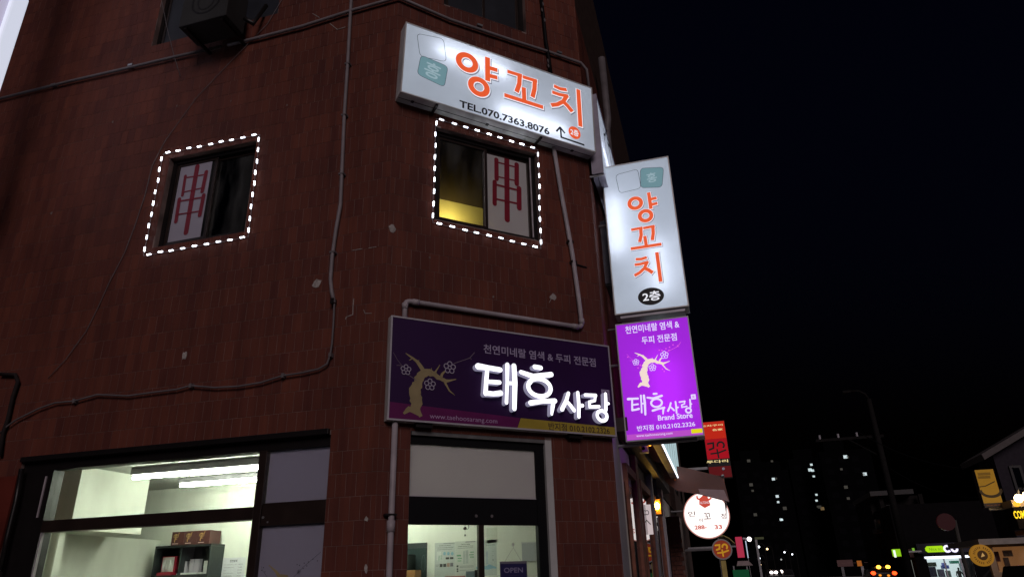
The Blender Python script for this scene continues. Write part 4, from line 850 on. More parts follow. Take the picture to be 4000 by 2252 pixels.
c = uv(FV, *zp(987, 962)); MB().box(FV, c[0] - .022, c[0] + .022, c[1] - .024, c[1] + .024, nv + .0002, nv + .0006).build('seal_square', M_LAVT, VP); text(FV, '美', c[0] - .013, c[0] + .013, c[1] - .015, c[1] + .015, nv + .001, 'seal_letter', M_PINKB, VP)
MB().tube([FV.p(-.30, 2.79, -.1), FV.p(.2, 2.795, -.1), FV.p(.75, 2.80, -.1)], .016, 8).build('bracket', M_STEEL, VP)
MB().tube([FV.p(-.1, 3.6, -.1), FV.p(.09, 3.6, -.1)], .016, 8).build('bracket', M_STEEL, VP)
# dark box between corner and signs (blank sign cabinet seen from its end)
a = uv(FV, 2330, 832, .0); b = uv(FV, 2392, 1052, .0)
SB = thing('blank_sign', FT.p(.32, 4.65, 0), 'dark slate sign cabinet behind the white hanging sign', 'sign')
MB().box(FV, -.02, .20, b[1] - .05, a[1] + .02, -.75, -.24).build('cabinet', mat('slate_sheet', (.13, .13, .165), .5, var=.15), SB, bevel=.004); MB().box(FV, -.01, .19, b[1] - .075, b[1] - .051, -.74, -.25).build('bottom_rail', M_DARK, SB)
# bright white sign at the far left edge
xs_ = -4.2; fx = FX(xs_); e0, e1 = uv(fx, 122, 0), uv(fx, 0, 355)
LS = thing('lit_sign', (xs_, e0[0] - 1.0, 6.2), 'overexposed white lit sign with framed panels cut off by the top left corner', 'sign')
ye = (e0[0] + e1[0]) / 2; M_LSF = emis('blue_white_frame', (226, 232, 250), 0.75, base=(.5, .5, .55)); M_LSP = emis('lilac_white_panel', (186, 182, 206), 0.8)
wallmesh(b_ := MB(), fx, ye - 1.0, ye, 5.6, 9.6, -.10, 0.0, [(ye - .88, ye - .17, 7.98, 9.4), (ye - .88, ye - .17, 5.8, 7.78)]); b_.build('frame', M_LSF, LS, bevel=.02)
for a, b in ((7.98, 9.4), (5.8, 7.78)): MB().box(fx, ye - .88, ye - .17, a, b, -.07, -.05).build('lit_panel', M_LSP, LS)
MB().box(fx, ye, -.0015, 9.0, 9.08, -.08, -.02).build('bracket', M_STEEL, LS)

# ================================================================== LED STRINGS
I2 = Fr((0, 0, 0), (1, 0, 0), (0, 0, 1), (0, 1, 0))
lm = MB(); lm.box(I2, -.026, .026, -.008, .008, .0, .006, 0)
for x in (-.017, 0, .017): lm.disc(I2, (x, 0), .0065, .0065, .015, .0062, 1, 1, seg=10)
lme = bpy.data.meshes.new('led_module'); lme.from_pydata([tuple(v) for v in lm.v], [], lm.f); lme.materials.append(M_ALU); lme.materials.append(M_LED); lme.polygons.foreach_set('material_index', lm.mi); lme.update()
def led_string(F, corners, counts, lab, n=.012, closed_gap=None):
    o = thing('led_string', F.p(*corners[0], n), lab, 'string light', 'white LED strings round the upper windows')
    off = V(o.location); b = MB(); wp = []
    for i_, (a_, c_) in enumerate(zip(corners, corners[1:] + corners[:1])):
        kk = counts[i_]
        for j_ in range(kk * 4):
            q_ = V(a_) + (V(c_) - V(a_)) * (j_ / (kk * 4)); wp.append(F.p(q_.x + random.uniform(-.003, .003), q_.y - (.007 if j_ % 4 in (0,) else .001), n))
    b.tube(wp, .0028, 5); b.build('wire', M_PVC, o)
    for i, (a, c) in enumerate(zip(corners, corners[1:] + corners[:1])):
        k_ = counts[i]; a, c = V(a), V(c); d = c - a; ang = math.atan2(d.y, d.x)
        for j in range(k_):
            p = a + d * ((j + .5) / k_) + V((random.uniform(-.006, .006), random.uniform(-.004, .004)))
            e = bpy.data.objects.new('led_module', lme); COL.objects.link(e); e.parent = o
            e.matrix_local = Matrix.Translation(-off) @ F.m(p.x, p.y, n - .004) @ Matrix.Rotation(-(ang + random.uniform(-.05, .05)), 4, 'Y')
    return o
cs = [uv(FL, *z4(1650, 395)), uv(FL, 1018, 527), uv(FL, *z4(2505, 1225)), uv(FL, *z4(1455, 1415))]
led_string(FL, cs, [9, 9, 9, 9], 'white LED string framing the left wall window')
cs = [uv(FC, *z7(775, 165)), uv(FC, *z7(1800, 480)), uv(FC, *z7(1830, 1470)), uv(FC, *z7(742, 1210))]
led_string(FC, cs, [9, 9, 9, 9], 'white LED string framing the corner window')
led_string(FT, [(2.1, 5.9), (4.1, 5.9), (4.1, 4.3), (2.1, 4.3)], [14, 10, 14, 10], 'white LED string around the street side window behind the signs')

# ================================================================== PIPES AND CABLES
def pipe(name, pts, r, m, lab, cat='pipe', seg=10, parts=None, group=None):
    o = thing(name, pts[0], lab, cat, group); MB().tube(pts, r, seg).build('pipe_run' if cat == 'pipe' else 'sheath', m, o, smooth=True)
    if parts: parts(o)
    return o
def bend(pts, r=.05, k=4):
    out = [V(pts[0])]
    for i in range(1, len(pts) - 1):
        p, a, b = V(pts[i]), V(pts[i - 1]), V(pts[i + 1]); ra = min(r, (a - p).length / 2, (b - p).length / 2); s_, e_ = p + (a - p).normalized() * ra, p + (b - p).normalized() * ra
        for j in range(k + 1): t_ = j / k; out.append(s_ * (1 - t_) ** 2 + p * 2 * t_ * (1 - t_) + e_ * t_ ** 2)
    return out + [V(pts[-1])]
def clips(F, pts, r, m=M_STEEL):
    def f_(o):
        for (u, v) in pts: MB().box(F, u - r * 1.4, u + r * 1.4, v - .012, v + .012, -.001, .05).build('clip', m, o)
    return f_
po = .035
def LP(*px): return [FL.p(*uv(FL, *p, po), po) for p in px]
def CP(*px): return [FC.p(*uv(FC, *p, po), po) for p in px]
h1, h2 = uv(FL, *z2(470, 268), po), uv(FC, *(2270, 247), po)
P_ = LP((0, 388), (272, 318), (489, 268), (680, 223), (862, 183)); P_[0] = FL.p(-6.5, 7.17, po)
pipe('conduit_pipe', P_, .017, M_PVC2, 'long dusty conduit across the left wall towards its broken joint', parts=clips(FL, [(-4.4, 7.165), (-3.3, 7.165)], .022), group='conduit along the top of the second floor')
P_ = LP((890, 177), (940, 165), (1000, 150), (1182, 103), (1373, 42)) + [FC.p(-.015, 7.165, po)] + CP((1760, 78), (2000, 158), (2140, 202), (2268, 246)) + [FC.p(CW + .06, 7.05, po), FT.p(.15, 6.7, po + .03)]
pipe('conduit_pipe', P_, .018, mat('mid_grey_pvc', (.20, .175, .185), .55), 'conduit wrapping the building corner above the white sign', parts=clips(FC, [(.9, 7.16), (1.9, 7.165)], .022), group='conduit along the top of the second floor')
P_ = LP((1372, -25), (1372, 0), (1358, 250), (1345, 450), (1337, 640), (1330, 800), (1312, 900), (1298, 1000), (1291, 1090), (1296, 1140), (1306, 1182))
pipe('riser_cable', P_, .017, mat('mid_grey_pvc', (.20, .175, .185), .55, var=.25, scale=5), 'thick grey cable conduit running down the left wall near the corner', 'cable', parts=lambda o: [MB().box(FL, -.485, -.455, 3.84, 3.89, 0, .06).build('clamp', M_DARK, o)] + [MB().box(FL, uv(FL, px_, py_, po)[0] - .026, uv(FL, px_, py_, po)[0] + .026, uv(FL, px_, py_, po)[1] - .009, uv(FL, px_, py_, po)[1] + .009, 0, .052).build('clip', M_PVC2, o) for px_, py_ in ((1358, 250), (1345, 450), (1335, 680), (1300, 985))])
P_ = LP((1306, 1186), (1302, 1270), (1297, 1340), (1290, 1385), (1278, 1420), (1245, 1440), (1180, 1455), (1105, 1466), (1020, 1493), (930, 1508), (838, 1513), (745, 1505), (690, 1520), (600, 1531), (500, 1545), (380, 1540), (290, 1565), (215, 1572), (150, 1595), (60, 1640), (30, 1662), (0, 1690))
pipe('sagging_cable', P_, .0085, M_CABLE, 'thin grey cable sagging left along the wall above the salon window', 'cable', parts=lambda o: [MB().box(FL, uv(FL, *q_, po)[0] - .012, uv(FL, *q_, po)[0] + .012, uv(FL, *q_, po)[1] - .018, uv(FL, *q_, po)[1] + .018, 0, .045).build('clip', M_CABLE, o) for q_ in ((1290, 1385), (1105, 1466), (745, 1505), (290, 1565))])
P_ = LP((1105, -20), (1040, 90), (900, 232), (760, 380), (640, 545), (590, 640), (560, 760), (520, 880), (480, 985), (420, 1100), (375, 1200), (330, 1290), (250, 1400), (180, 1475))
for p in P_: p += FL.n * -.02
pipe('thin_wire', P_, .0035, M_CABLE, 'thin wire drooping diagonally across the left wall past the window', 'wire', 6)
P_ = LP((633, 10), (655, 120), (682, 225), (705, 300)); pipe('thin_wire', P_, .0035, M_CABLE, 'short loose wire hanging under the air conditioner', 'wire', 6)
P_ = LP((0, 1460), (60, 1462), (70, 1490), (50, 1550), (30, 1640), (12, 1690), (0, 1780)); pipe('drain_pipe', P_, .018, mat('black_pipe', (.022, .017, .017), .8, spec=.1), 'black pipe bending at the left edge of the wall')
P_ = [FL.p(*uv(FL, *p, po), po) for p in ((85, 1830), (62, 1960), (30, 2090), (0, 2230))]; pipe('drain_pipe', P_, .022, M_DARK, 'dark shiny pipe beside the brown panel left of the salon window')
MB().box(FL, -3.98, -3.52, .5, 2.62, .001, .02).build('door_panel', mat('dark_red_brown_panel', (.10, .018, .012), .4, var=.3, scale=3), BLD, label='dark red brown panel left of the salon window')
# white pipe loop over the purple sign
P_ = bend(CP((1573, 1262), (1577, 1182), (1655, 1184), (1810, 1200), (2100, 1231), (2240, 1246), (2244, 1225)) , .05)
P_ = bend([FC.p(.165, 3.62, po), FC.p(.165, 3.835, po), FC.p(1.935, 3.835, po), FC.p(1.925, 4.06, po), FC.p(1.885, 4.6, po), FC.p(1.80, 5.3, po), FC.p(1.74, 5.88, po)], .05)
def fit_(o):
    for u, v in ((.165, 3.79), (1.935, 3.90)): MB().tube([FC.p(u, v - .03, po), FC.p(u, v + .02, po)], .027, 12).build('coupling', M_PVC, o, smooth=True)
    for u, v in ((.26, 3.835), (1.86, 3.835)): MB().tube([FC.p(u - .03, v, po), FC.p(u + .03, v, po)], .027, 12).build('coupling', M_PVC, o, smooth=True)
    clips(FC, [(1.895, 4.52), (1.872, 4.74)], .022, M_DARK)(o)
pipe('conduit_pipe', P_, .022, M_PVC, 'white pipe looping over the purple sign up to the white sign', parts=fit_)
MB().tube([FC.p(1.90, 4.52, .01), FC.p(2.06, 4.50, .01)], .008, 6).build('bar_stub', M_DARK, BLD)
P_ = [FC.p(.115, 2.80, po), FC.p(.113, 2.2, po), FC.p(.11, 0.1, po)]
pipe('conduit_pipe', P_, .024, M_PVC, 'white pipe running down left of the salon door', parts=lambda o: (MB().tube([FC.p(.112, 1.98, po), FC.p(.112, 2.06, po)], .031, 12).build('coupling', M_PVC, o, smooth=True), MB().box(FC, .06, .15, 2.094, 2.108, 0, .06).build('clip', M_DARK, o)))
# black taped cable at top, hanging wire
P_ = CP((2112, -20), (2122, 60), (2132, 160), (2145, 235), (2152, 290)); pipe('taped_cable', P_, .02, M_BLACK, 'black cable wrapped in peeling tape dropping to the white sign', 'cable', parts=lambda o: [MB().quad(FC, blob(uv(FC, *z3(a_, b_2), .06), .022, 7, .6, 1.4), .06).build('tape_flap', M_CABLE, o) for a_, b_2 in ((1600, 40), (1590, 100), (1618, 200), (1650, 610), (1655, 660))])
# drainpipe on the street side
q = [uv(FT, *p, .10) for p in ((2362, 162), (2378, 330), (2400, 420), (2470, 640))]
pipe('drain_pipe', [FT.p(1.5 + .0 * i, v_, .10 + d_) for i, (v_, d_) in enumerate(((8.45, .02), (7.4, .02), (7.2, -.01), (4.0, -.02)))], .05, M_PVC2, 'grey drainpipe on the street side above the hanging signs')
# air conditioner outdoor unit
a = uv(FL, 830, 60, .35)
AC = thing('air_conditioner', FL.p(-2.9, 7.4, .1), 'weathered outdoor air conditioner unit bracketed high on the left wall', 'air conditioner')
u0, u1 = uv(FL, 712, 60, .4)[0], uv(FL, 880, 60, .4)[0]; v0 = uv(FL, 790, 150, .4)[1] + .22
MB().box(FL, u0, u0 + .58, v0, v0 + .48, .12, .42).build('casing', mat('weathered_casing', (.020, .020, .019), .8, var=.3, scale=3), AC, bevel=.01)
MB().ring(FL, (u0 + .30, v0 + .28), .17, .17, .02, .4215, seg=30).ring(FL, (u0 + .30, v0 + .28), .1, .12, .012, .4215, seg=24).build('fan_grille', M_DARK, AC)
for x in (.06, .5): MB().box(FL, u0 + x, u0 + x + .03, v0 - .03, v0 - .001, -.003, .40).build('bracket', M_DARK, AC)
MB().tube([FL.p(u0 + .625, v0 + .15, .2), FL.p(u0 + .70, v0 + .1, .14), FL.p(u0 + .74, v0 + .45, .03)], .025, 8)  .build('hose', M_DARK, AC, smooth=True)

# ================================================================== STREET SIDE SHOPFRONTS (beyond the corner)
def fpx(F, a, b, n=0.0):
    p, q = uv(F, *a, n), uv(F, *b, n); return min(p[0], q[0]), max(p[0], q[0]), min(p[1], q[1]), max(p[1], q[1])
X1 = P1.x
M_BRK = mat('brown_shop_timber', (.16, .055, .03), .55, var=.35, scale=12, bump=.2); M_DKT = mat('dark_timber', (.024, .014, .012), .6, var=.3, scale=10)
M_LAVW = mat('smooth_grey_render', (.30, .29, .33), .6, var=.12, scale=4); M_GREY = mat('grey_shutter', (.14, .14, .15), .5, var=.2)
SH = thing('street_shop', (X1, P1.y + .3, 0), 'dark timber shopfront along the street with brick piers', 'shopfront')
MB().box(FT, 0.0, 14.0, 0.13, 2.9, -.25, -.03).build('shop_wall', M_DKT, SH)
def pier(s0, s1, d, m, name, z1=2.9): MB().box(FT, s0, s1, .13, z1, -.03, d).build(name, m, SH, bevel=.004)
pier(0.0, .46, .0, M_LAVW, 'rendered_pier'); pier(1.6, 1.85, .03, M_BRK, 'timber_post')
pier(3.3, 3.5, .05, M_GREY, 'shutter_post'); pier(5.0, 5.3, .05, M_LAVW, 'shutter_post')
for s0, s1 in ((.7, 1.55), (2.0, 3.2), (3.6, 4.9)):
    MB().box(FT, s0, s1, .5, 2.5, -.02, .0).build('shop_pane', M_DGLASS, SH)
    for a in (s0, s1 - .05): MB().box(FT, a, a + .05, .13, 2.6, -.03, .03).build('door_frame', M_BRK, SH)
    MB().box(FT, s0, s1, 2.6, 2.68, -.03, .03).build('door_head', M_BRK, SH)
M_BRICK = mat('red_brick', (.16, .06, .04), .8, var=.3, scale=10)
fb = FP(P1.y + 6.6); bx0, bx1 = X1 - .02, X1 + .20
MB().box(FT, 6.62, 7.4, .13, 2.6, -.02, .19).build('brick_core', M_MORT, SH)
for r in range(34):
    for c_ in range(3):
        z0 = .15 + r * .072; xa = bx0 + c_ * .075 - (.037 if r % 2 else 0); xb = xa + .068; xa = max(xa, bx0); xb = min(xb, bx1)
        if xb - xa > .01: MB().box(fb, xa, xb, z0, z0 + .062, -.03, random.uniform(0, .004)).build('brick', M_BRICK, SH)
# canopy fascia under the purple sign
MB().box(FT, .3, 6.0, 2.92, 3.05, .0, .12).build('fascia_board', M_DKT, SH)
# wall seen beyond, upper floors of next buildings
NB = thing('brick_building', (X1, 11.6, 0), 'dark upper floors of the neighbouring building along the street', 'building')
MB().box(FX(X1 - .35), 11.6, 26, .1, 7.5, -8, 0).build('wall', mat('dark_render', (.10, .07, .06), .8, var=.2), NB)
for y in (13, 16, 19, 22):
    f_ = FX(X1 - .35); w_ = MB().box(f_, y, y + 1.4, 4.2, 5.5, -.05, .02).build('window', M_DARK, NB); MB().box(f_, y + .1, y + 1.3, 4.3, 5.4, .021, .025).build('pane', M_DGLASS, w_)
# lit poster sheet by the door
f4 = FP(P1.y + 2.6); q = fpx(f4, zs(415, 790), zs(472, 1060))
o = thing('door_notice', (q[0], f4.o.y, q[2]), 'white lit notice behind the timber post of the street shop', 'notice')
MB().box(f4, X1 + .001, q[1], q[2], q[3], -.02, .0).build('sheet', emis('lit_notice', (205, 190, 190), .8), o)
b_ = MB(); b_.ring(f4, (q[1] - .05, (q[2] + q[3]) / 2 + .08), .02, .025, .008, .001, seg=14).ribbon(f4, [(q[1] - .07, (q[2] + q[3]) / 2), (q[1] - .02, (q[2] + q[3]) / 2 - .06)], .01, .0015); b_.build('brush_print', M_INK, o)
# lantern on a dark post arm
fl = FP(P1.y + 4.0); q = fpx(fl, zs(462, 748), zs(556, 878))
LN = thing('wall_lantern', (q[0], fl.o.y, q[2]), 'amber glass lantern glowing on the street shop wall', 'lantern')
cx, wd_ = (q[0] + q[1]) / 2, (q[1] - q[0]) / 2
def lbox(b, y0, y1, s0, s1=None):
    s1 = s1 or s0; P = [V((cx + dx * s, fl.o.y + dy * s, z)) for z, s in ((y0, s0), (y1, s1)) for dx, dy in ((-1, -1), (1, -1), (1, 1), (-1, 1))]
    b.add(P, [(3, 2, 1, 0), (4, 5, 6, 7), (0, 1, 5, 4), (1, 2, 6, 5), (2, 3, 7, 6), (3, 0, 4, 7)])
b_ = MB(); lbox(b_, q[2] - .02, q[2], wd_ * 1.05); lbox(b_, q[3], q[3] + .05, wd_ * 1.15, wd_ * .3); b_.build('cap', M_DKT, LN)
b_ = MB()
for dx, dy in ((-1, -1), (1, -1), (1, 1), (-1, 1)): b_.tube([(cx + dx * wd_ * .9, fl.o.y + dy * wd_ * .9, q[2]), (cx + dx * wd_ * .9, fl.o.y + dy * wd_ * .9, q[3])], .008, 6)
b_.build('corner_bar', M_DKT, LN)
b_ = MB(); lbox(b_, q[2] + .002, q[3] - .002, wd_ * .8); b_.build('amber_glass', translucent('amber_glass', (.9, .45, .08), (.3, .12, .02), .9, .05, emit=(.9, .33, .03), estr=.35), LN)
MB().ball((cx, fl.o.y - wd_ * .82, (q[2] + q[3]) / 2 + .01), .034, sz=1.4).build('bulb', emis('amber_bulb', (255, 196, 85), 70.0), LN, smooth=True)
MB().tube([(cx, fl.o.y, q[3] + .05), (cx, fl.o.y, q[3] + .12), (X1 - .02, fl.o.y, q[3] + .14)], .012, 6).build('arm', M_DARK, LN)
q = fpx(fl, zs(440, 455), zs(512, 720)); o = thing('rolled_awning', (q[0], fl.o.y, q[2]), 'dark rolled awning case hanging above the amber lantern', 'awning')
MB().tube([((q[0] + q[1]) / 2, fl.o.y, q[2]), ((q[0] + q[1]) / 2, fl.o.y, q[3])], (q[1] - q[0]) / 2, 14).build('case', mat('navy_fabric', (.02, .018, .03), .8), o, smooth=True); MB().box(fl, X1 - .03, (q[0] + q[1]) / 2, q[3] - .04, q[3], -.01, .01).build('bracket', M_STEEL, o)
# camera boxes under the purple sign
f5 = FP(P1.y + 1.6); q = fpx(f5, zs(335, 250), zs(425, 310)); o = thing('security_camera', (q[0], f5.o.y, q[2]), 'small lilac lit camera box hanging below the purple sign', 'camera')
MB().box(f5, q[0], q[1], q[2], q[3], -.12, 0).build('housing', M_ALU, o, bevel=.006); MB().disc(f5, ((q[0] + q[1]) / 2, (q[2] + q[3]) / 2), .02, .02, .004, 0.0001, seg=14).build('lens', M_BLACK, o); MB().box(f5, X1 - .02, q[0] + .02, q[3], q[3] + .03, -.08, -.05).build('arm', M_STEEL, o)
c = uv(f5, *zs(438, 240)); o = tag(MB().ball(f5.p(*c), .022).build('indicator_lamp', emis('amber_indicator', (255, 150, 40), 7.0), smooth=True), 'tiny amber lamp glowing under the purple sign edge', 'lamp')
# LED-edged banner sign
off_ = .34; f6 = Fr((X1 + off_, P1.y, 0), (0, 1, 0), Z, (1, 0, 0)); s0 = uv(f6, *zs(515, 230)); s1 = uv(f6, *zs(640, 400))
o = thing('lit_banner', f6.p(2.3, 2.8), 'pale blue lit banner with brush strokes and LED edge above the street awning', 'sign')
zb = (s0[1] + s1[1]) / 2; ua, ub = s0[0], s1[0] + 2.0
MB().box(f6, ua, ub, zb, zb + .75, -.10, 0).build('cabinet', M_SHEET, o); MB().box(f6, ua + .02, ub - .02, zb + .03, zb + .73, .0005, .004).build('face_panel', emis('pale_blue_face', (178, 205, 210), .85), o)
MB().box(f6, ua, ub, zb - .002, zb + .028, .0005, .012).build('led_edge', emis('white_led_edge', (235, 242, 255), 2.5), o)
b_ = MB()
for i in range(7):
    u_ = ua + .5 + i * (ub - ua - .6) / 7; b_.ribbon(f6, [(u_, zb + .1), (u_ + .12, zb + .35), (u_ + .05, zb + .6)], [.03, .07, .02], .0045 + .0003 * i)
b_.build('brush_print', M_INK, o); MB().box(f6, ua + .3, ua + .34, zb + .3, zb + .34, -off_ - .02, -.1005).build('bracket', M_STEEL, o)
# awning
AW = thing('shop_awning', (X1, P1.y + 5, 2.6), 'dark brown folding awning over the street with sign glow painted on its end', 'awning')
y0_, y1_ = P1.y + 4.6, P1.y + 7.4; M_AW = mat('brown_awning_fabric', (.13, .065, .055), .8, var=.2, scale=3); M_AWI = mat('pink_grey_glow_fabric', (.34, .24, .24), .8, var=.1)  # second cloth tone has the round sign's pink glow put into its colour
xo = X1 + 1.0; zt_, zb_ = 3.28, 2.98; ft_ = MB(); k_ = 14
for i in range(k_):
    a, b = i / k_, (i + 1) / k_; sag = lambda t_: .05 * math.sin(math.pi * t_)
    ft_.add([(X1 + (xo - X1) * a, y0_, zt_ + (zb_ - zt_) * a - sag(a)), (X1 + (xo - X1) * b, y0_, zt_ + (zb_ - zt_) * b - sag(b)), (X1 + (xo - X1) * b, y1_, zt_ + (zb_ - zt_) * b - sag(b)), (X1 + (xo - X1) * a, y1_, zt_ + (zb_ - zt_) * a - sag(a))], [(0, 1, 2, 3)])
o = ft_.build('fabric', M_AW, AW, smooth=True); md = o.modifiers.new('solid', 'SOLIDIFY'); md.thickness = .006
b_ = MB(); fv = FX(xo)
for i in range(18): b_.box(fv, y0_ + i * .155, y0_ + i * .155 + .15, zb_ - .34 - .015 * (i % 2), zb_ - .012, .001 * (i % 2), .004 + .001 * (i % 2))
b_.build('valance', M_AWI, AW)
fe = FP(y0_ - .012); ep = lambda x, y: uv(fe, x, y); b_ = MB(); b_.prism(fe, [ep(2578, 1806), ep(2600, 1880), ep(2645, 1915), ep(2735, 1930), ep(2850, 1960), ep(2825, 1862), ep(2700, 1830)][::-1], -.004, .0); b_.build('end_flap', M_AW, AW)
b_ = MB(); b_.quad(fe, [ep(2735, 1928), ep(2848, 1957), ep(2828, 1912), ep(2728, 1908)], .004); b_.build('flap_glow_patch', M_AWI, AW)  # patch of sign light on the flap, painted as lighter pink cloth
MB().tube([(xo, y0_ - .04, zb_), (xo, y1_ + .03, zb_)], .022, 8).build('front_rail', M_STEEL, AW, smooth=True)
b_ = MB(); b_.tube([(xo + .02, y0_ - .1, zb_ + .09), (xo + .02, y0_ - .02, zb_ + .09)], .02, 8); b_.build('roller_cap', M_ALU, AW)
# round white sign
fr_ = FP(P1.y + 8.2); c = uv(fr_, *zs(955, 885)); rx_ = (uv(fr_, *zs(1165, 870))[0] - uv(fr_, *zs(745, 895))[0]) / 2
RS = thing('round_sign', fr_.p(c[0], c[1] - rx_), 'round white glowing restaurant sign below the awning', 'sign')
MB().disc(fr_, c, rx_, rx_, 0, -.2, 1, 0, seg=48).build('drum', [M_SHEET, M_SHEET], RS, smooth=False)
MB().disc(fr_, c, rx_ * .955, rx_ * .955, .004, .0005, seg=48).build('face_panel', emis('warm_white_face', (255, 246, 242), 1.25), RS); MB().ring(fr_, c, rx_ * .978, rx_ * .978, rx_ * .04, .006, .0005, seg=48).build('edge_trim', emis('rim_glow', (215, 150, 140), .7), RS)
M_RP = emis('red_backlit_print', (196, 74, 58), .9); M_BRP = emis('brown_backlit_print', (84, 62, 62), .9)
def zc_(x, y): return uv(fr_, *zs(x, y))
b_ = MB(); b_.quad(fr_, [zc_(890, 735), zc_(925, 705), zc_(965, 718), zc_(992, 795), (zc_(940, 822)), zc_(890, 790)], .008); b_.build('shield_emblem', M_RP, RS)
b_ = MB(); b_.ribbon(fr_, [zc_(868, 712), zc_(872, 735), zc_(895, 745)], .03, .0085); b_.ribbon(fr_, [zc_(1000, 728), zc_(980, 745), zc_(965, 740)], .03, .0088); b_.build('horn_emblem', M_RP, RS)
q0, q1 = zc_(900, 785), zc_(978, 765); text(fr_, 'ALTONG', q0[0], q1[0], q0[1], q0[1] + .045, .009, 'emblem_lettering', M_WHITEP, RS)
for s_, x0, x1_, y0q, y1q in (('인', 790, 850, 900, 850), ('꼬', 935, 990, 925, 865), ('정', 1090, 1135, 922, 868)):
    a, b = zc_(x0, y0q), zc_(x1_, y1q); text(fr_, s_, a[0], b[0], a[1], b[1], .008, 'brush_letter', M_BRP, RS, .01)
a, b = zc_(890, 950), zc_(920, 915); text(fr_, '이', a[0], b[0], a[1], b[1], .008, 'brush_letter', M_BRP, RS, .01)
a, b = zc_(850, 1018), zc_(955, 975); text(fr_, '288-', a[0], b[0], a[1], b[1], .008, 'phone_number', M_RP, RS, .03); a, b = zc_(1032, 1015), zc_(1095, 972); text(fr_, '33', a[0], b[0], a[1], b[1], .008, 'phone_number', M_RP, RS, .03)
MB().tube([fr_.p(X1 - .05, c[1] + .1, -.1), fr_.p(c[0] - rx_ * .9, c[1] + .1, -.1)], .02, 8).build('bracket', M_STEEL, RS)
# red vertical sign
fq = FP(P1.y + 12); q = fpx(fq, (2742, 1648), (2862, 1862)); fq_ = lambda x, y: uv(fq, *zs(x, y))
RV = thing('hanging_sign', fq.p(q[0], q[2]), 'tall red lit skewer bar sign further down the street', 'sign')
MB().box(fq, q[0], q[1], q[2], q[3], -.2, 0).build('cabinet', M_DKT, RV)
ym = fq_(1000, 195)[1]; yk0, yk1 = fq_(1000, 448)[1], fq_(1000, 378)[1]
MB().box(fq, q[0] + .01, q[1] - .01, ym, q[3] - .01, .0005, .003).build('face_panel', emis('orange_red_face', (186, 34, 14), .85), RV); MB().box(fq, q[0] + .01, q[1] - .01, yk1, ym - .004, .0005, .003).build('face_panel', emis('red_face', (166, 8, 26), .75), RV); MB().box(fq, q[0] + .01, q[1] - .01, q[2] + .01, yk0, .0005, .003).build('face_panel', emis('dim_red_face', (92, 14, 18), .7), RV); MB().box(fq, q[0] + .01, q[1] - .01, yk0 + .003, yk1 - .003, .0005, .003).build('name_panel', M_INKB, RV)
M_CRM = emis('cream_letter', (236, 216, 150), .9)
for s_, l, t_ in (('꼬치구이', (905, 88), (1100, 55)), ('名家', (1008, 122), (1102, 95)), ('투다리', (958, 418), (1150, 378))):
    a, b = fq_(*l), fq_(*t_); text(fq, s_, a[0], b[0], a[1], a[1] + (b[1] - a[1]) * (1.0), .004, 'lettering', M_CRM, RV, .02)
def swirl(F, c, s, n, m, parent, w=.12):
    b = MB(); b.ribbon(F, [(c[0] - s * .9, c[1] + s * .6), (c[0] - s * .3, c[1] + s * .65), (c[0] - s * .35, c[1] + s * .1), (c[0] - s * .8, c[1] - s * .05)], s * w * 1.6, n, rnd=True); b.ring(F, (c[0] + s * .45, c[1] + s * .35), s * .35, s * .35, s * w * 1.6, n + .0006, a0=-60, a1=200, seg=20)
    b.ribbon(F, [(c[0] - s * .7, c[1] - s * .5), (c[0] + s * .1, c[1] - s * .45), (c[0] + s * .9, c[1] - s * .2)], s * w * 1.4, n + .001, rnd=True); b.ribbon(F, [(c[0], c[1] - s * .1), (c[0] + s * .05, c[1] - s * .95)], s * w * 1.4, n + .0014, rnd=True); return b.build('skewer_emblem', m, parent)
swirl(fq, ((q[0] + q[1]) / 2, (ym + yk1) / 2), .23, .004, M_INKB, RV)
MB().box(fq, X1 - .36, q[0] - .001, q[3] - .3, q[3] - .24, -.12, -.06).box(fq, X1 - .36, q[0] - .001, q[2] + .24, q[2] + .3, -.12, -.06).build('bracket', M_STEEL, RV)
# small round sign
fs_ = FP(P1.y + 11.2); c = uv(fs_, *zs(1097, 1197)); r_ = .225
o = thing('round_sign', fs_.p(c[0], c[1] - r_), 'small dark red round emblem sign under the white round one', 'sign')
MB().disc(fs_, c, r_, r_, 0, -.12, seg=40).build('drum', M_DKT, o); MB().ring(fs_, c, r_ * .93, r_ * .93, r_ * .13, .006, .0005, seg=40).build('edge_trim', mat('pale_rim', (.4, .38, .38), .4, .3, var=.1), o); MB().disc(fs_, c, r_ * .86, r_ * .86, .002, .0004, seg=40).build('face_panel', emis('rust_face', (120, 44, 26), .8), o)
swirl(fs_, (c[0], c[1]), .15, .004, emis('gold_emblem', (180, 130, 30), .8), o, .16); MB().tube([fs_.p(X1 - .2, c[1], -.06), fs_.p(c[0] - r_ * .95, c[1], -.06)], .015, 6).build('bracket', M_STEEL, o)
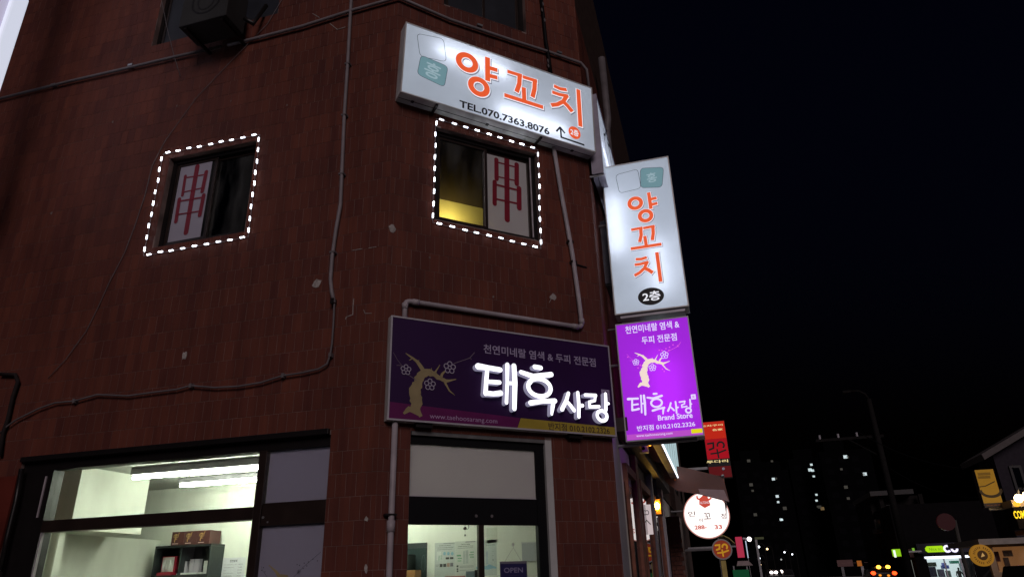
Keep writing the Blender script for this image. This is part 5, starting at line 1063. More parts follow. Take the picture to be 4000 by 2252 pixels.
# yellow striped barrel canopy and banner below it
fy = FP(P1.y + 12.5); o = thing('barrel_canopy', fy.p(X1 - .2, 2.3), 'yellow striped curved canopy behind the small round sign', 'awning')
for i, m in enumerate((mat('yellow_vinyl', (.55, .45, .16), .6, var=.15), mat('dark_vinyl', (.06, .05, .04), .6))):
    b_ = MB()
    for j in range(i, 6, 2):
        yy = fy.o.y + j * .25; ps = [uv(fy, *zs(*p)) for p in ((1050, 1075), (1110, 1068), (1165, 1095), (1215, 1140))]
        for (a, c2), (b, d) in zip(ps, ps[1:]): b_.add([(a, yy, c2), (b, yy, d), (b, yy + .25, d), (a, yy + .25, c2)], [(0, 1, 2, 3)])
    e = b_.build('canopy_stripe', m, o, smooth=True); md = e.modifiers.new('solid', 'SOLIDIFY'); md.thickness = .02; md.offset = -1
MB().tube([fy.p(X1 - .36, 2.25, -.1), fy.p(uv(fy, *zs(1060, 1090))[0], 2.25, -.1), fy.p(*uv(fy, *zs(1060, 1075)), -.1)], .02, 6).build('rib', M_STEEL, o)
q = fpx(fy, zs(1085, 1300), zs(1150, 1440)); o = thing('standing_banner', fy.p(q[0], .15), 'tall yellow standing banner below the small round sign', 'banner')
MB().box(fy, q[0], q[1], .5, q[3], -.012, 0).build('cloth', mat('yellow_banner_cloth', (.50, .40, .12), .7, var=.25, scale=4), o); MB().tube([fy.p(q[0] - .02, .134, -.006), fy.p(q[0] - .02, q[3] + .05, -.006)], .012, 6).build('pole', M_STEEL, o); MB().box(fy, q[0] - .15, q[0] + .15, .131, .17, -.15, .15).build('base', M_CONC, o)
# pink sign, white column sign and green stand further off
fw = FP(P1.y + 18); q = fpx(fw, zs(1215, 1085), zs(1305, 1270)); o = thing('lit_sign', fw.p(q[0], q[2]), 'pink lit shop sign far down the street', 'sign'); MB().box(fw, q[0], q[1], q[2], q[3], -.15, 0).build('cabinet', emis('pink_face', (170, 46, 72), .8), o, bevel=.01); MB().box(fw, X1 - .4, q[0] - .001, q[3] - .3, q[3] - .25, -.1, -.05).build('bracket', M_STEEL, o)
q = fpx(fw, zs(1308, 1120), zs(1340, 1275)); o = thing('lit_column', fw.p(q[0], 0), 'pale blue lit sign column beside the pink sign', 'sign'); MB().box(fw, q[0], q[1], q[2], q[3], -.1, 0).build('face_panel', emis('pale_blue_column', (180, 196, 215), .8), o); MB().box(fw, q[0] + .02, q[1] - .02, ground(fw.o.y), q[2] - .001, -.08, -.02).build('post', M_STEEL, o)
c = uv(fw, *zs(1345, 1105)); e = uv(fw, *zs(1285, 1100)); o = thing('arm_lamp', fw.p(*c), 'small spot lamp on an arm above the lit column', 'lamp'); MB().tube([fw.p(e[0], e[1]), fw.p(c[0], c[1])], .035, 8).build('arm', M_ALU, o); MB().ball(fw.p(c[0], c[1], .03), .07).build('bulb', emis('spot_bulb', (255, 245, 245), 3.0), o, smooth=True)
q = fpx(fw, zs(1195, 1385), zs(1350, 1445)); o = thing('market_stall', fw.p(q[0], 0), 'small stall with pale roof and green lit counter far down the street', 'stall')
MB().box(fw, q[0], q[1], ground(19), q[3], -.8, -.05).build('counter', emis('green_glow', (6, 70, 40), .6), o); q2 = fpx(fw, zs(1225, 1305), zs(1380, 1342)); MB().prism(fw, [(q2[0], q2[2]), (q2[1], q2[2]), (q2[1] - .12, q2[3]), (q2[0] + .05, q2[3])], -1.0, 0).build('roof', mat('pink_grey_roof', (.30, .24, .24), .6), o)
for x in (q[0] + .02, q[1] - .06): MB().box(fw, x, x + .04, q[3] + .001, q2[2], -.1, -.06).build('post', M_STEEL, o)

# ================================================================== FAR STREET, RIGHT
# convenience store
YC = 42; fc2 = FP(YC); r2 = lambda x, y: uv(fc2, *zr(x, y)); gz = ground(YC)
CS = thing('convenience_store', fc2.p(*r2(600, 1300)), 'small bright convenience store with a lime and white sign at the end of the street', 'building')
a = r2(558, 1295); b = r2(930, 1185); il, ir = r2(618, 1310)[0], r2(958, 1310)[0]
MB().box(fc2, r2(430, 1300)[0], ir + 2.5, a[1], b[1] + 2.2, -5, -.3).box(fc2, r2(525, 1300)[0], il - .01, gz, a[1] - .001, -5, -.05).box(fc2, ir + .01, ir + 2.5, gz, a[1] - .001, -5, -.3).box(fc2, il, ir, gz, a[1] - .3, -5, -4.8).build('wall', mat('dark_facade', (.008, .007, .008), .9, spec=.03), CS)
MB().box(fc2, a[0], b[0], a[1] + .16, b[1], -.299, 0).build('fascia', mat('navy_fascia', (.012, .010, .03), .5), CS)
q = [r2(612, 1265), r2(746, 1213)]; pl = [(q[0][0] + .1, q[0][1]), (q[1][0], q[0][1]), (q[1][0], q[1][1] - .12), (q[1][0] - .12, q[1][1]), (q[0][0] + .1, q[1][1]), (q[0][0], q[1][1] - .1), (q[0][0], q[0][1] + .1)]
MB().prism(fc2, pl, .001, .05).build('lime_pill', emis('lime_face', (168, 222, 20), .9), CS); a, b = r2(636, 1252), r2(722, 1226); text(fc2, 'Nice to', a[0], b[0], a[1], b[1], .052, 'lettering', emis('dark_lime', (110, 160, 30), .7), CS, .01)
a, b = r2(750, 1266), r2(862, 1205); h_ = b[1] - a[1]; r_ = h_ * .38; b_ = MB()
b_.ring(fc2, (a[0] + h_ * .48, a[1] + h_ / 2), r_, r_, h_ * .26, .05, .001, a0=40, a1=320, seg=24); x_ = a[0] + h_ * 1.05
b_.ribbon(fc2, [(x_, a[1] + h_), (x_, a[1] + h_ * .45)], h_ * .26, .05, .001); b_.ring(fc2, (x_ + h_ * .34, a[1] + h_ * .45), h_ * .34, h_ * .34, h_ * .26, .0504, .001, a0=180, a1=360, seg=16); b_.ribbon(fc2, [(x_ + h_ * .68, a[1] + h_), (x_ + h_ * .68, a[1] + h_ * .45)], h_ * .26, .05, .001); b_.disc(fc2, (x_ + h_ * .95, a[1] + h_ * .9), .05, .05, .05, .001, seg=10)
b_.build('store_letters', emis('lilac_white_letters', (232, 226, 255), 1.3), CS)
a, b = r2(605, 1312), r2(928, 1285); MB().box(fc2, a[0], b[0], a[1], b[1], -.05, .02).build('light_strip', emis('store_strip', (236, 240, 255), 2.2), CS)
MB().box(fc2, il, ir, gz, a[1] - .01, -2.5, -2.4).build('back_wall', emis('bright_store_interior', (200, 212, 214), 1.1), CS)  # back wall and ceiling glow themselves in place of store lamps
MB().box(fc2, il, ir, gz - .01, gz + .01, -2.4, -.06).build('store_floor', M_PROD, CS); MB().box(fc2, il, ir, a[1] - .009, a[1] + .04, -2.4, -.06).build('store_ceiling', emis('store_ceiling', (235, 240, 250), 1.2), CS)
for x0, y0, x1_, y1_, cc in ((650, 1338, 722, 1368, (60, 70, 55)), (640, 1372, 730, 1450, (40, 40, 60)), (770, 1340, 800, 1375, (110, 120, 210)), (765, 1360, 820, 1385, (90, 110, 190)), (830, 1325, 895, 1345, (70, 150, 120)), (735, 1390, 790, 1450, (90, 90, 110)), (800, 1400, 840, 1450, (110, 130, 120)), (905, 1345, 960, 1400, (170, 175, 175))):
    q = fpx(fc2, zr(x0, y0), zr(x1_, y1_)); MB().box(fc2, q[0], q[1], q[2], q[3], -1.2, -.9 + random.uniform(0, .2)).build('display_panel', mat('display_%d_%d' % (x0, y0), lin(cc), .6, var=.3, scale=12), CS)
for x in (745, 870): q = r2(x, 1310); MB().box(fc2, q[0] - .03, q[0] + .03, gz, q[1], -.05, .0).build('door_frame', M_ALU, CS)
MB().box(fc2, il, ir, gz + .02, a[1] - .02, -.04, -.03).build('pane', M_GLASS, CS)
# person inside
pc = r2(855, 1388); pf = FP(YC + .7); hx, hz = uv(pf, *zr(855, 1388)); s_ = (hz - gz) / 1.62
me = bpy.data.meshes.new('person'); bmv = [(0, 0, .92), (0, 0, 1.15), (0, 0, 1.36), (0, .0, 1.48), (0, -.02, 1.62), (.17, 0, 1.38), (.24, -.02, 1.12), (.22, -.16, .95), (-.17, 0, 1.38), (-.25, -.02, 1.12), (-.22, -.14, .94), (.09, 0, .88), (.10, -.02, .47), (.10, .01, .06), (-.09, 0, .88), (-.10, .02, .47), (-.10, .04, .06), (.10, -.14, .04), (-.10, -.11, .04), (0, -.02, 1.72)]
me.from_pydata([V(v) * s_ for v in bmv], [(0, 1), (1, 2), (2, 3), (3, 4), (2, 5), (5, 6), (6, 7), (2, 8), (8, 9), (9, 10), (0, 11), (11, 12), (12, 13), (0, 14), (14, 15), (15, 16), (13, 17), (16, 18), (4, 19)], [])
o = bpy.data.objects.new('person', me); COL.objects.link(o); o.location = (hx, pf.o.y, gz + .012); sm = o.modifiers.new('skin', 'SKIN'); sb = o.modifiers.new('sub', 'SUBSURF'); sb.levels = 1; sb.render_levels = 1
for v, r_ in zip(me.skin_vertices[0].data, (.14, .13, .15, .055, .095, .065, .05, .04, .065, .05, .04, .085, .06, .045, .085, .06, .045, .04, .04, .08)): v.radius = (r_ * s_, r_ * s_ * .85)
me.skin_vertices[0].data[0].use_root = True; me.materials.append(mat('dark_olive_jacket', (.03, .035, .03), .8)); tag(o, 'person in a dark jacket standing inside the bright convenience store', 'person')
# lime projecting sign, white papers
q = fpx(fc2, zr(322, 1246), zr(425, 1296)); o = thing('hanging_sign', fc2.p(q[0], q[2]), 'lime green projecting sign with white block left of the store', 'sign')
MB().box(fc2, q[0], q[1], q[2], q[3], 1.0, 1.2).build('lime_panel', emis('lime_face2', (140, 200, 20), .9), o, bevel=.02); w_ = q[1] - q[0]; MB().box(fc2, q[0] + w_ * .05, q[0] + w_ * .22, q[2] - .05, q[3] - .05, 1.205, 1.22).build('white_block', emis('white_block', (225, 240, 225), 1.2), o); MB().box(fc2, q[1] + .001, r2(535, 1250)[0], q[3] - .2, q[3] - .12, 1.05, 1.12).box(fc2, r2(530, 1250)[0], r2(530, 1250)[0] + .08, q[3] - .2, q[3] - .12, -.3, 1.049).build('bracket', M_STEEL, o)
q = fpx(fc2, zr(482, 1322), zr(522, 1450)); o = tag(MB().box(fc2, q[0], q[1], gz, q[3], .05, .3).build('lit_papers', emis('pale_paper_glow', (120, 124, 118), .6)), 'pale glowing papers left of the store entrance', 'paper')  # lit white-grey papers, built as one glowing box
q = fpx(fc2, zr(505, 1232), zr(525, 1256)); tag(MB().box(fc2, q[0], q[1], q[2], q[3], -.02, .12).build('lit_plate', emis('lime_plate', (130, 190, 60), .7)), 'small lime lit plate above the pale papers', 'sign')
q = fpx(fc2, zr(462, 1240), zr(525, 1300)); tag(MB().box(fc2, q[0], q[1], q[2], q[3], -.3, .0).build('wall_sign', mat('dim_red_brown', (.08, .03, .03), .6)), 'dim brown panel sign beside the lime plate', 'sign')
c = r2(765, 1035); fd = FP(YC - 3); c = uv(fd, *zr(765, 1035)); o = thing('round_sign', fd.p(c[0], c[1] - .45), 'dim red round sign above the convenience store', 'sign'); MB().disc(fd, c, .44, .44, 0, -.2, seg=32).build('drum', emis('dim_red_disc', (34, 8, 10), .8), o); q = uv(fd, *zr(728, 1040)), uv(fd, *zr(805, 1022)); text(fd, '소문난', q[0][0], q[1][0], q[0][1] - .05, q[1][1] + .02, .003, 'lettering', emis('faint_letter', (80, 24, 26), .8), o) if False else None
q = uv(fd, *zr(830, 1020)), uv(fd, *zr(870, 1200)); o2 = MB().tube([fd.p(q[0][0], q[0][1], -.1), fd.p(q[1][0], q[1][1], -.1), fd.p(q[1][0], ground(fd.o.y), -.1)], .1, 8).build('post', mat('dim_grey_post', (.05, .045, .04), .7), o)
# house beyond the pole
fh = FP(46); h2 = lambda x, y: uv(fh, *zr(x, y)); o = thing('old_house', fh.p(h2(300, 1100)[0], ground(46)), 'dim two storey house with flat eaves behind the utility pole', 'house')
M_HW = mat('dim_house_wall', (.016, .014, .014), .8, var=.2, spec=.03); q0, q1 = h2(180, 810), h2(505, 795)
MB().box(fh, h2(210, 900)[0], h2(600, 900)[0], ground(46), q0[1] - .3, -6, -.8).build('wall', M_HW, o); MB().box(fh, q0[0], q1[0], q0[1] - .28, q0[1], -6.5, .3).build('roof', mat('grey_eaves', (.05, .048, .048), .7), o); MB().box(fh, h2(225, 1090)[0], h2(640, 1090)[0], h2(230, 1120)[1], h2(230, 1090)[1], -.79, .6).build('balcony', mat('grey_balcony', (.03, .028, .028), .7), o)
for x in (285, 590): MB().box(fh, h2(x, 900)[0] - .12, h2(x, 900)[0] + .12, h2(x, 1090)[1] + .01, q0[1] - .281, -.4, -.15).build('column', M_HW, o)
for x0, x1_ in ((330, 400), (440, 490)): q = fpx(fh, zr(x0, 900), zr(x1_, 1030)); w_ = MB().box(fh, q[0], q[1], q[2], q[3], -.799, -.75).build('window', M_DARK, o); MB().box(fh, q[0] + .08, q[1] - .08, q[2] + .08, q[3] - .08, -.749, -.745).build('pane', M_DGLASS, w_)
q = fpx(fh, zr(278, 1045), zr(357, 1070)); tag(MB().box(fh, q[0], q[1], q[2], q[3], .601, .7).build('name_plate', mat('pale_plate', (.20, .17, .15), .6)), 'pale plate on the balcony of the dim house', 'plate')
q = fpx(fh, zr(215, 1020), zr(262, 1048)); tag(MB().box(fh, q[0], q[1], h2(230, 1090)[1] + .001, q[3], .1, .4).build('outdoor_unit', mat('pale_unit', (.16, .15, .15), .6)), 'small pale outdoor unit on the house balcony', 'air conditioner')
# utility pole
YPz = 30; fp_ = FP(YPz); p_ = lambda x, y: uv(fp_, *zr(x, y)); gx = ground(YPz)
pts = [p_(430, 1220), p_(345, 810), p_(270, 480), p_(240, 330)]; UP = thing('utility_pole', fp_.p(pts[0][0], gx), 'concrete utility pole with a crossarm and curved lamp arm', 'utility pole')
M_POLE = mat('dim_concrete_pole', (.014, .013, .013), .8, var=.15, spec=.03)
xt = sum(p[0] for p in pts) / 4
top = p_(200, 110)[1]; MB().tube([(xt, YPz, gx), (xt, YPz, top)], [.17, .10], 12).build('pole', M_POLE, UP, smooth=True); MB().tube([(xt, YPz, top - .02), (xt - .1, YPz, top + .25), (xt - .35, YPz, top + .42), (xt - .75, YPz, top + .45)], .05, 8).build('lamp_arm', M_POLE, UP, smooth=True); MB().box(fp_, xt - 1.05, xt - .7, top + .38, top + .48, -.1, .1).build('lamp_head', M_POLE, UP)
ca = p_(240, 385)[1]; MB().box(fp_, xt - 2.6, xt + .3, ca - .06, ca + .06, -.28, -.16).build('crossarm', M_POLE, UP); MB().tube([fp_.p(xt - 1.2, ca - .05, -.2), fp_.p(xt - .05, ca - .9, -.15)], .03, 6).build('brace', M_POLE, UP)
for x in (-2.4, -1.6, -.8): MB().tube([fp_.p(xt + x, ca + .06, -.22), fp_.p(xt + x, ca + .24, -.22)], .05, 8).build('insulator', M_ALU, UP)
def wire(a, b, sag, lab):
    a, b = V(a), V(b); pts = [a + (b - a) * t_ - Z * sag * 4 * t_ * (1 - t_) for t_ in [i / 14 for i in range(15)]]; tag(MB().tube(pts, .018, 5).build('overhead_wire', M_BLACK), lab, 'wire', 'overhead wires over the street')
# right hand house with a gable
fg = FP(24); g_ = lambda x, y: uv(fg, *zr(x, y)); e0, e1 = g_(1030, 525), g_(1350, 335); dx = e1[0] - e0[0]; rd = (e1[0] + dx * 1.2, e1[1] + (e1[1] - e0[1]) * 1.2)
GH = thing('gable_house', fg.p(e0[0], ground(24)), 'dim pitched roof house at the right edge of the street', 'house')
M_GW = mat('mauve_grey_render', (.035, .03, .038), .8, var=.15, spec=.03); ev = g_(1100, 600); wx = g_(1175, 600)[0]
MB().prism(fg, [(wx, ground(24)), (2 * rd[0] - wx, ground(24)), (2 * rd[0] - wx, e0[1] + .2), (rd[0], rd[1] - .25), (wx, e0[1] + (wx - e0[0]) * (e1[1] - e0[1]) / dx - .22)], -2.2, -.5).build('wall', M_GW, GH)
MB().prism(fg, [e0, rd, (rd[0], rd[1] - .2), (e0[0] + .05, e0[1] - .2)], -2.6, 0).prism(fg, [rd, (2 * rd[0] - e0[0], e0[1]), (2 * rd[0] - e0[0], e0[1] - .2), (rd[0], rd[1] - .2)], -2.6, 0).build('roof', mat('pale_eaves', (.08, .068, .066), .7), GH)
q = fpx(fg, zr(1270, 600), zr(1420, 780)); w_ = MB().box(fg, q[0], q[1], q[2], q[3], -.499, -.44).build('window', M_DARK, GH); MB().box(fg, q[0] + .08, q[1] - .08, q[2] + .08, q[3] - .08, -.4395, -.435).build('pane', M_DGLASS, w_)
# yellow coffee banner sign
fy2 = FP(13.6); y_ = lambda x, y: uv(fy2, *zr(x, y)); q = fpx(fy2, zr(985, 640), zr(1165, 893)); x0_, x1_ = (y_(972, 642)[0] + y_(1048, 893)[0]) / 2, (y_(1122, 636)[0] + y_(1186, 888)[0]) / 2
BN = thing('hanging_sign', fy2.p(x0_, y_(1100, 935)[1]), 'dim yellow vertical cafe sign with a dark swoosh at the right', 'sign')
zt2, zm2, zl2 = y_(1045, 640)[1], y_(1110, 892)[1], y_(1110, 925)[1]
MB().box(fy2, x0_, x1_, zl2, zt2, -.2, 0).build('cabinet', M_DKT, BN); MB().box(fy2, x0_ + .005, x1_ - .005, zm2, zt2 - .005, .0005, .003).build('face_panel', emis('dim_yellow_face', (128, 92, 18), .8), BN)
M_BRD = emis('dark_brown_print', (40, 28, 10), .6); b_ = MB(); b_.ring(fy2, (x0_ + (x1_ - x0_) * .55, y_(1080, 800)[1]), .2, .13, .06, .004, a0=170, a1=370, seg=20); b_.ribbon(fy2, [y_(1010, 772), y_(1060, 765), y_(1130, 730)], .02, .0046); b_.build('swoosh_print', M_BRD, BN)
for i, yy in enumerate((675, 700)): q = y_(1005, yy + 12), y_(1095, yy - 8); MB().box(fy2, q[0][0], q[1][0], q[0][1], q[0][1] + .06, .0035, .004).build('faint_bar', emis('faint_bar', (96, 68, 14), .7), BN)
for i in range(7): MB().box(fy2, x0_ + .05 + i * .075, x0_ + .10 + i * .075, zl2 + .05, zm2 - .05, .0005, .003).build('bottom_mark', emis('amber_mark', (120, 60, 12), .7), BN)
q = y_(1275, 928); MB().tube([fy2.p(x0_ + .1, zl2 - .03, -.1), fy2.p(q[0] + .5, zl2 - .02, -.1)], .035, 8).build('bracket', mat('pale_arm', (.4, .38, .34), .5), BN)
# cafe with lit panel
fc3 = FP(13.0); k3 = lambda x, y: uv(fc3, *zr(x, y)); CF2 = thing('corner_cafe', fc3.p(k3(1280, 1200)[0], ground(13)), 'cafe with yellow lettering and warm spot lamps cut by the right edge', 'cafe')
kx = k3(1290, 1000)[0]; MB().box(fc3, kx, kx + 5, k3(1300, 1090)[1], k3(1300, 925)[1], -.6, 0).build('fascia', mat('black_fascia', (.008, .007, .007), .7, spec=.05), CF2); MB().box(fc3, kx, kx + 5, k3(1300, 921)[1], k3(1300, 868)[1], -.6, .0).build('upper_panel', mat('tan_panel', (.42, .33, .22), .6, var=.1), CF2)
M_YEL = emis('yellow_letter', (250, 215, 40), 1.0); a = k3(1282, 1012); b = k3(1350, 948); text(fc3, 'COMPOSE', a[0], a[0] + (b[0] - a[0]) * 1.95, a[1], b[1], .004, 'lettering', M_YEL, CF2, .03); a = k3(1282, 912); b = k3(1308, 890); text(fc3, 'COFFEE', a[0], a[0] + (b[0] - a[0]) * 1.5, a[1], b[1], .004, 'small_lettering', emis('amber_letter', (210, 160, 50), .8), CF2) if False else None
c = k3(1295, 900); MB().disc(fc3, c, .07, .06, .006, .001, seg=16).build('small_emblem', emis('amber_emblem', (224, 170, 50), .9), CF2)
MB().box(fc3, kx + .1, kx + 5, k3(1320, 1128)[1], k3(1320, 1095)[1], -.6, .2).build('awning_edge', mat('orange_edge', (.45, .17, .04), .6), CF2); MB().box(fc3, kx + 1.6, kx + 5, ground(13), k3(1320, 1130)[1], -.9, -.6).build('wall', M_DKT, CF2)
for x, y in ((1257, 872), (1318, 852)):
    c = k3(x, y); MB().ball(fc3.p(c[0], c[1], .4), .085).build('spot_lamp', emis('warm_spot', (255, 215, 150), 22.0), CF2, smooth=True); MB().tube([fc3.p(c[0], c[1] + .06, .4), fc3.p(c[0] + .1, c[1] + .2, .2), fc3.p(max(c[0], kx) + .2, k3(1300, 880)[1], .0)], .015, 6).build('lamp_arm', M_STEEL, CF2)
# kiosk and round yellow sign
fk = FP(17); k_ = lambda x, y: uv(fk, *zr(x, y)); gk = ground(17)
KS = thing('snack_kiosk', fk.p(k_(1040, 1400)[0], gk), 'small kiosk with a pale roof and warm lit window at lower right', 'kiosk')
l0, l1 = k_(1010, 1205), k_(1340, 1185); M_KP = mat('cream_kiosk_paint', (.42, .30, .19), .6, var=.12)
MB().box(fk, k_(985, 1205)[0], l1[0] + .3, l0[1] - .02, l0[1] + .12, -2.5, .3).build('roof', mat('grey_roof_sheet', (.30, .27, .24), .6), KS)
px0, px1 = k_(1078, 1300)[0], k_(1128, 1300)[0]; MB().box(fk, px0, px1, gk, l0[1] - .021, -.1, .05).build('post', M_KP, KS, bevel=.01); MB().box(fk, l1[0] + .05, l1[0] + .2, gk, l0[1] - .021, -.1, .05).build('post', M_KP, KS)
MB().box(fk, px1 + .001, l1[0] + .049, gk, k_(1200, 1412)[1], -.1, 0).build('counter', M_KP, KS); MB().box(fk, px1 + .001, l1[0] + .049, k_(1200, 1222)[1], l0[1] - .022, -.1, .0).build('head', M_KP, KS)
MB().box(fk, px1 + .001, l1[0] + .049, k_(1200, 1411)[1], k_(1200, 1223)[1], -.07, -.06).build('pane', M_GLASS, KS); MB().box(fk, px1 + .12, l1[0] + .35, gk, l0[1] - .03, -.62, -.55).build('back_wall', emis('glowing_kiosk_wall', (132, 86, 50), .75, base=(.3, .2, .12)), KS)  # back wall emits by itself, standing for the light inside the kiosk
for x0, y0, x1q, y1q, cc in ((1145, 1255, 1225, 1330, (80, 30, 26)), (1150, 1335, 1215, 1400, (110, 62, 34)), (1235, 1245, 1320, 1290, (96, 70, 40)), (1240, 1300, 1310, 1400, (70, 44, 26))):
    q = fpx(fk, zr(x0, y0), zr(x1q, y1q)); MB().box(fk, q[0], q[1], q[2], q[3], -.5, -.46).build('menu_card', mat('menu_%d_%d' % (x0, y0), tuple(c_ * 2.5 for c_ in lin(cc)), .6, var=.3, scale=8), KS)
c = k_(990, 1290); r_ = .26; o = thing('round_sign', fk.p(c[0], c[1] - r_), 'round mustard cafe sign with dark centre beside the kiosk', 'sign'); MB().disc(fk, c, r_, r_, .5, .35, seg=36).build('drum', emis('mustard_disc', (150, 104, 30), .75), o)
MB().disc(fk, c, r_ * .45, r_ * .45, .503, .5005, seg=28).build('dark_centre', emis('umber_disc', (58, 38, 18), .7), o); MB().quad(fk, [(c[0] - .045, c[1] - .045), (c[0] + .05, c[1] - .015), (c[0] + .01, c[1] + .065)], .506).build('centre_mark', emis('tan_mark', (190, 150, 90), .8), o)
b_ = MB()
for i in range(26):
    if i % 7 == 6: continue
    a = i * 2 * math.pi / 26; b_.box(Fr(fk.p(c[0] + r_ * .72 * math.cos(a), c[1] + r_ * .72 * math.sin(a), .5), V((math.cos(a), 0, math.sin(a))), V((-math.sin(a), 0, math.cos(a))), (0, -1, 0)), -.025, .025, -.010, .010, .0005, .002)
b_.build('rim_marks', emis('rim_mark', (84, 56, 18), .7), o); MB().box(fk, c[0] + r_ * .8, px0 + .02, c[1] - .03, c[1] + .03, .051, .40).build('bracket', M_STEEL, o)
# vehicles
def car(y, x, w, l, h, body, lab, lights, cat='car', roofbar=False, rear=True):
    g = ground(y); f_ = FP(y); o = thing('parked_car' if not roofbar else 'service_van', (x, y, g), lab, cat)
    sec = [(.0, .28), (.0, .75 if not roofbar else 1.0), (l * .03, h * .60), (l * .10, h * .95), (l * .18, h), (l * .60, h), (l * .72, h * .62), (l * .97, h * .52), (l, h * .42), (l, .28)]
    b = MB(); hw = w / 2; ins = [0, 0, .0, .10, .13, .13, .05, .03, .05, .03]
    L_ = [V((x - hw + i_, y + a, g + c_)) for (a, c_), i_ in zip(sec, ins)]; R_ = [V((x + hw - i_, y + a, g + c_)) for (a, c_), i_ in zip(sec, ins)]
    n_ = len(sec); fs = [tuple(range(n_)), tuple(reversed(range(n_, 2 * n_)))] + [(i, i + n_, (i + 1) % n_ + n_, (i + 1) % n_) for i in range(n_)]
    b.add(L_ + R_, fs); b.build('body', body, o, bevel=.04)
    MB().quad(f_, [(x - hw + .12, g + h * .62), (x + hw - .12, g + h * .62), (x + hw - .22, g + h * .90), (x - hw + .22, g + h * .90)], -.035).build('rear_window', M_BLACK, o)
    for sx in (-1, 1):
        for yy in (l * .2, l * .8):
            wh = MB(); cx_ = x + sx * (hw - .1); fw_ = Fr((cx_, y + yy, g + .32), (0, 1, 0), Z, (sx, 0, 0)); wh.disc(fw_, (0, 0), .32, .32, .11, -.1, seg=20); w2 = wh.build('wheel', M_BLACK, o); MB().disc(fw_, (0, 0), .19, .19, .115, .1105, seg=16).build('rim', M_ALU, w2)
    for nm, pts, r_, m in lights:
        for (lx, lz) in pts: MB().disc(f_, (lx, lz), r_, r_ * .8, .03, -.06, seg=14).build(nm, m, o)
    if roofbar: MB().box(f_, x - hw * .55, x + hw * .55, g + h + .001, g + h + .10, -1.2, -.3).build('beacon_bar', M_DARK, o)
    return o
YV = 44; fv2 = FP(YV); v2 = lambda x, y: uv(fv2, *zr(x, y)); tl_, tr_ = v2(215, 1420), v2(375, 1420); xc = (tl_[0] + tr_[0]) / 2
M_TAIL = emis('tail_lamp', (255, 60, 20), 5.0); M_AMB = emis('amber_beacon', (255, 165, 50), 7.0)
hgt = v2(290, 1385)[1] - ground(YV)
car(YV, xc, (tr_[0] - tl_[0]) * 1.25, 4.6, hgt, mat('dark_van_paint', (.03, .03, .035), .3, .2), 'dark service van with red tail lamps and amber roof beacons', [('tail_lamp', [tl_, tr_], .13, M_TAIL), ('beacon', [v2(255, 1375), v2(325, 1373)], .12, M_AMB), ('marker_lamp', [v2(266, 1436), v2(330, 1438)], .08, emis('dim_amber', (230, 140, 40), 1.2))], 'van', True)
fd2 = FP(14.5); d_ = lambda x, y: uv(fd2, *zr(x, y)); a, b = d_(930, 1400), d_(1150, 1400)
car(10.7, (a[0] + b[0]) / 2 + .1, b[0] - a[0], 3.8, uv(FP(12.2), *zr(1040, 1372))[1] - ground(10.7), mat('black_car_paint', (.006, .006, .008), .3, .2), 'black parked car below the round mustard sign', [])
fd3 = FP(25); d3 = lambda x, y: uv(fd3, *zr(x, y)); a, b = d3(905, 1400), d3(1010, 1400)
car(21, (a[0] + b[0]) / 2 + .5, 1.7, 4.0, d3(950, 1350)[1] - ground(21), mat('blue_grey_car_paint', (.10, .13, .17), .35, .2), 'blue grey parked car before the convenience store', [])
fd4 = FP(90); d4 = lambda x, y: uv(fd4, *zf(x, y))
car(90, d4(430, 1412)[0], 1.8, 4.3, 1.5, mat('dark_car_paint', (.02, .02, .022), .3, .2), 'distant oncoming car with bright white headlamps', [('headlight', [d4(412, 1414), d4(446, 1413)], .20, emis('headlamp', (255, 236, 232), 6.0))])
fd5 = FP(95); d5 = lambda x, y: uv(fd5, *zf(x, y)); c = d5(484, 1408); car(95, c[0] + .6, 1.8, 4.3, 1.5, MATS['dark_car_paint'], 'second distant car with one headlamp showing', [('headlight', [c], .24, emis('headlamp2', (255, 236, 225), 4.0))])
# dim street boards at far centre
q = fpx(FP(60), zf(905, 1322), zf(1030, 1367)); f_ = FP(60); o = thing('street_board', f_.p(q[0], ground(60)), 'dim pinkish board sign far along the right side of the street', 'sign'); MB().box(f_, q[0], q[1], q[2], q[3], -.2, 0).build('board', emis('dim_pink_board', (62, 42, 42), .7), o); MB().box(f_, q[0] + .2, q[0] + .4, ground(60), q[2] - .001, -.15, -.05).build('post', M_STEEL, o); a, b = q[0] + .3, q[1] - .3
for i in range(5): MB().box(f_, q[0] + .3 + i * .42, q[0] + .55 + i * .42, q[2] + .25, q[3] - .25, .001, .01).build('faint_mark', emis('faint_board_mark', (90, 66, 62), .7), o)
q = fpx(f_, zf(1055, 1326), zf(1096, 1366)); o = thing('street_board', f_.p(q[0], ground(60)), 'small orange lit board beside the dim pinkish one', 'sign'); MB().box(f_, q[0], q[1], q[2], q[3], -.2, 0).build('board', emis('orange_board', (150, 84, 28), .8), o); MB().box(f_, q[0] + .2, q[0] + .4, ground(60), q[2] - .001, -.15, -.05).build('post', M_STEEL, o)
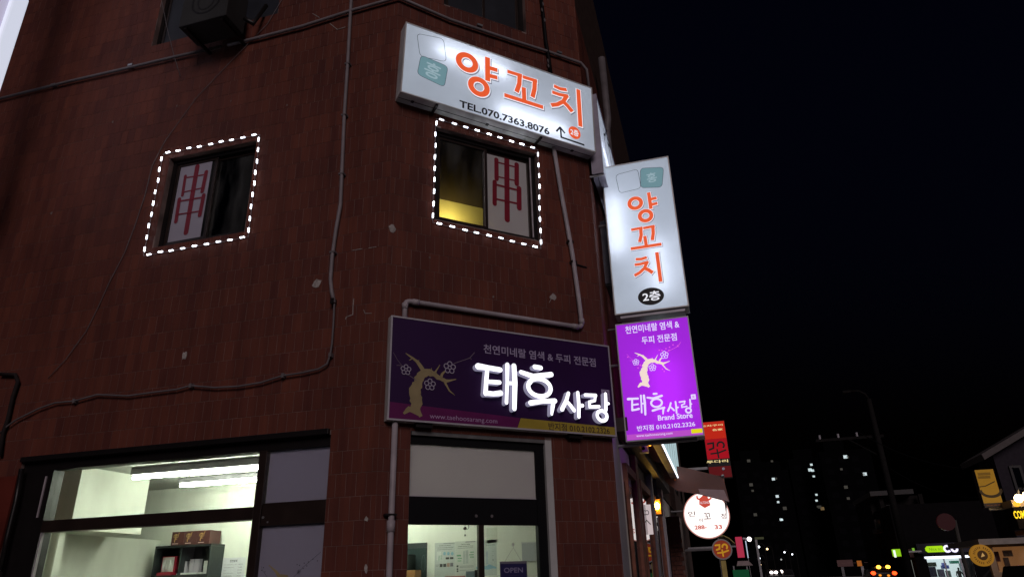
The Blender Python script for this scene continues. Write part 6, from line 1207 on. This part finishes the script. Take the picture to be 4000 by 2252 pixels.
# distant apartment towers
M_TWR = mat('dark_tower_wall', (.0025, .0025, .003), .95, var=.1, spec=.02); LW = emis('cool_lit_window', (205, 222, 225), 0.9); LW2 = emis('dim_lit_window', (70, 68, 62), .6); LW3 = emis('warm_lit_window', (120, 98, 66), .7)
def tower(y, px0, px1, ptop, lab, lit):
    f_ = FP(y); a, b = uv(f_, *zf(px0, 1300)), uv(f_, *zf(px1, ptop)); g = ground(y); o = thing('apartment_tower', f_.p((a[0] + b[0]) / 2, g), lab, 'building', 'apartment towers beyond the street')
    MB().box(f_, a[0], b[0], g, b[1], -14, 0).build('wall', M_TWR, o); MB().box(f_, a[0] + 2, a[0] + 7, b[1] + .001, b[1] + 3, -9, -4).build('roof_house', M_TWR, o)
    st_ = MB(); v_ = g + 4
    while v_ < b[1] - 2:
        u_ = a[0] + 1.2
        while u_ < b[0] - 2: st_.box(f_, u_, u_ + 1.6, v_, v_ + 1.4, .001, .05); u_ += 3.2
        v_ += 2.9
    st_.build('window_grid', mat('unlit_pane', (.003, .003, .004), .9, var=0, spec=.05), o, kind='stuff')
    for x, y_2, s_, m in lit: c = uv(f_, *zf(x, y_2)); MB().box(f_, c[0] - .29 * s_, c[0] + .29 * s_, c[1] - .25 * s_, c[1] + .25 * s_, .052, .10).build('window', m, o)
tower(190, 235, 330, 560, 'dark apartment tower nearest the round sign with faint windows', [(258, 755, 1.5, LW2), (290, 980, 1.4, LW2), (270, 800, 1, LW2), (220 + 20, 575, 1.4, LW2)])
tower(200, 395, 535, 640, 'dark apartment tower with a column of lit windows at its left', [(426, 712, 1.3, LW), (446, 708, .9, LW2), (455, 842, 1.3, LW), (462, 885, 1, LW), (484, 1017, 1.2, LW), (492, 1018, .8, LW), (512, 932, 1.6, LW2), (415, 578, 1, LW2)])
tower(205, 670, 830, 540, 'dark apartment tower with the brightest stack of lit windows', [(712, 604, 1.1, LW), (702, 643, 1.6, LW), (722, 648, 1.2, LW), (730, 692, 1.0, LW), (750, 830, 1.0, LW), (751, 874, 1.0, LW), (775, 922, 1.5, LW2), (795, 934, 1.6, LW3), (762, 920, 1, LW2)])
tower(195, 925, 1150, 480, 'dark apartment tower at right behind the utility pole', [(968, 545, 1.6, LW), (985, 548, 1, LW2), (1115, 674, 1.5, LW), (1105, 676, 1, LW2), (972, 773, 1.5, LW2), (990, 858, 1.2, LW2), (938, 638, 1, LW2)])
# street lamps far along the road
def lamp(y, px, lab, m, s_=.13):
    f_ = FP(y); c = uv(f_, *zf(*px)); g = ground(y); o = thing('street_lamp', f_.p(c[0] + .6, g), lab, 'street lamp', 'street lamps far down the road')
    MB().tube([f_.p(c[0] + .6, g), f_.p(c[0] + .6, c[1] + .1), f_.p(c[0] + .4, c[1] + .35), f_.p(c[0], c[1] + .3)], .06, 6).build('pole', M_POLE, o); MB().ball(f_.p(*c), s_).build('bulb', m, o, smooth=True)
LA = emis('cool_street_bulb', (235, 240, 250), 3.0); LBb = emis('sodium_bulb', (255, 215, 160), 3.0)
for y, px, lab, m in ((80, (316, 1222), 'leftmost cool street lamp beyond the pink sign', LA), (95, (380, 1238), 'warm street lamp right of the leftmost cool one', LBb), (110, (510, 1262), 'cool street lamp above the headlamps', LA), (120, (568, 1278), 'rightmost cool street lamp of the far row', LA), (85, (320, 1308), 'lower cool street lamp near the stall roof', LA), (88, (326, 1356), 'lowest warm street lamp near the stall roof', LBb), (125, (485, 1317), 'dim street lamp just above the headlamps', emis('dim_bulb', (170, 172, 170), 1.0))): lamp(y, px, lab, m)
f_ = FP(75); q = fpx(f_, zf(285, 1150), zf(355, 1163)); o = thing('lit_signboard', f_.p(q[0], q[2]), 'faint olive strip sign far behind the pink sign', 'sign'); MB().box(f_, q[0], q[1], q[2], q[3], -.2, 0).build('board', emis('faint_olive', (58, 60, 40), .8), o); MB().box(f_, q[0] - .01, q[0] + .2, ground(75), q[2] - .001, -.2, -.05).build('post', M_STEEL, o)
wire((xt - .8, YPz - .2, ca + .2), (wx + .5, 24.4, e0[1] - .5), .6, 'overhead wire from the pole to the gabled house'); wire((xt + .2, YPz - .1, ca - 1.5), (wx + .6, 24.4, e0[1] - 1.2), .7, 'lower overhead wire from the pole to the gabled house')
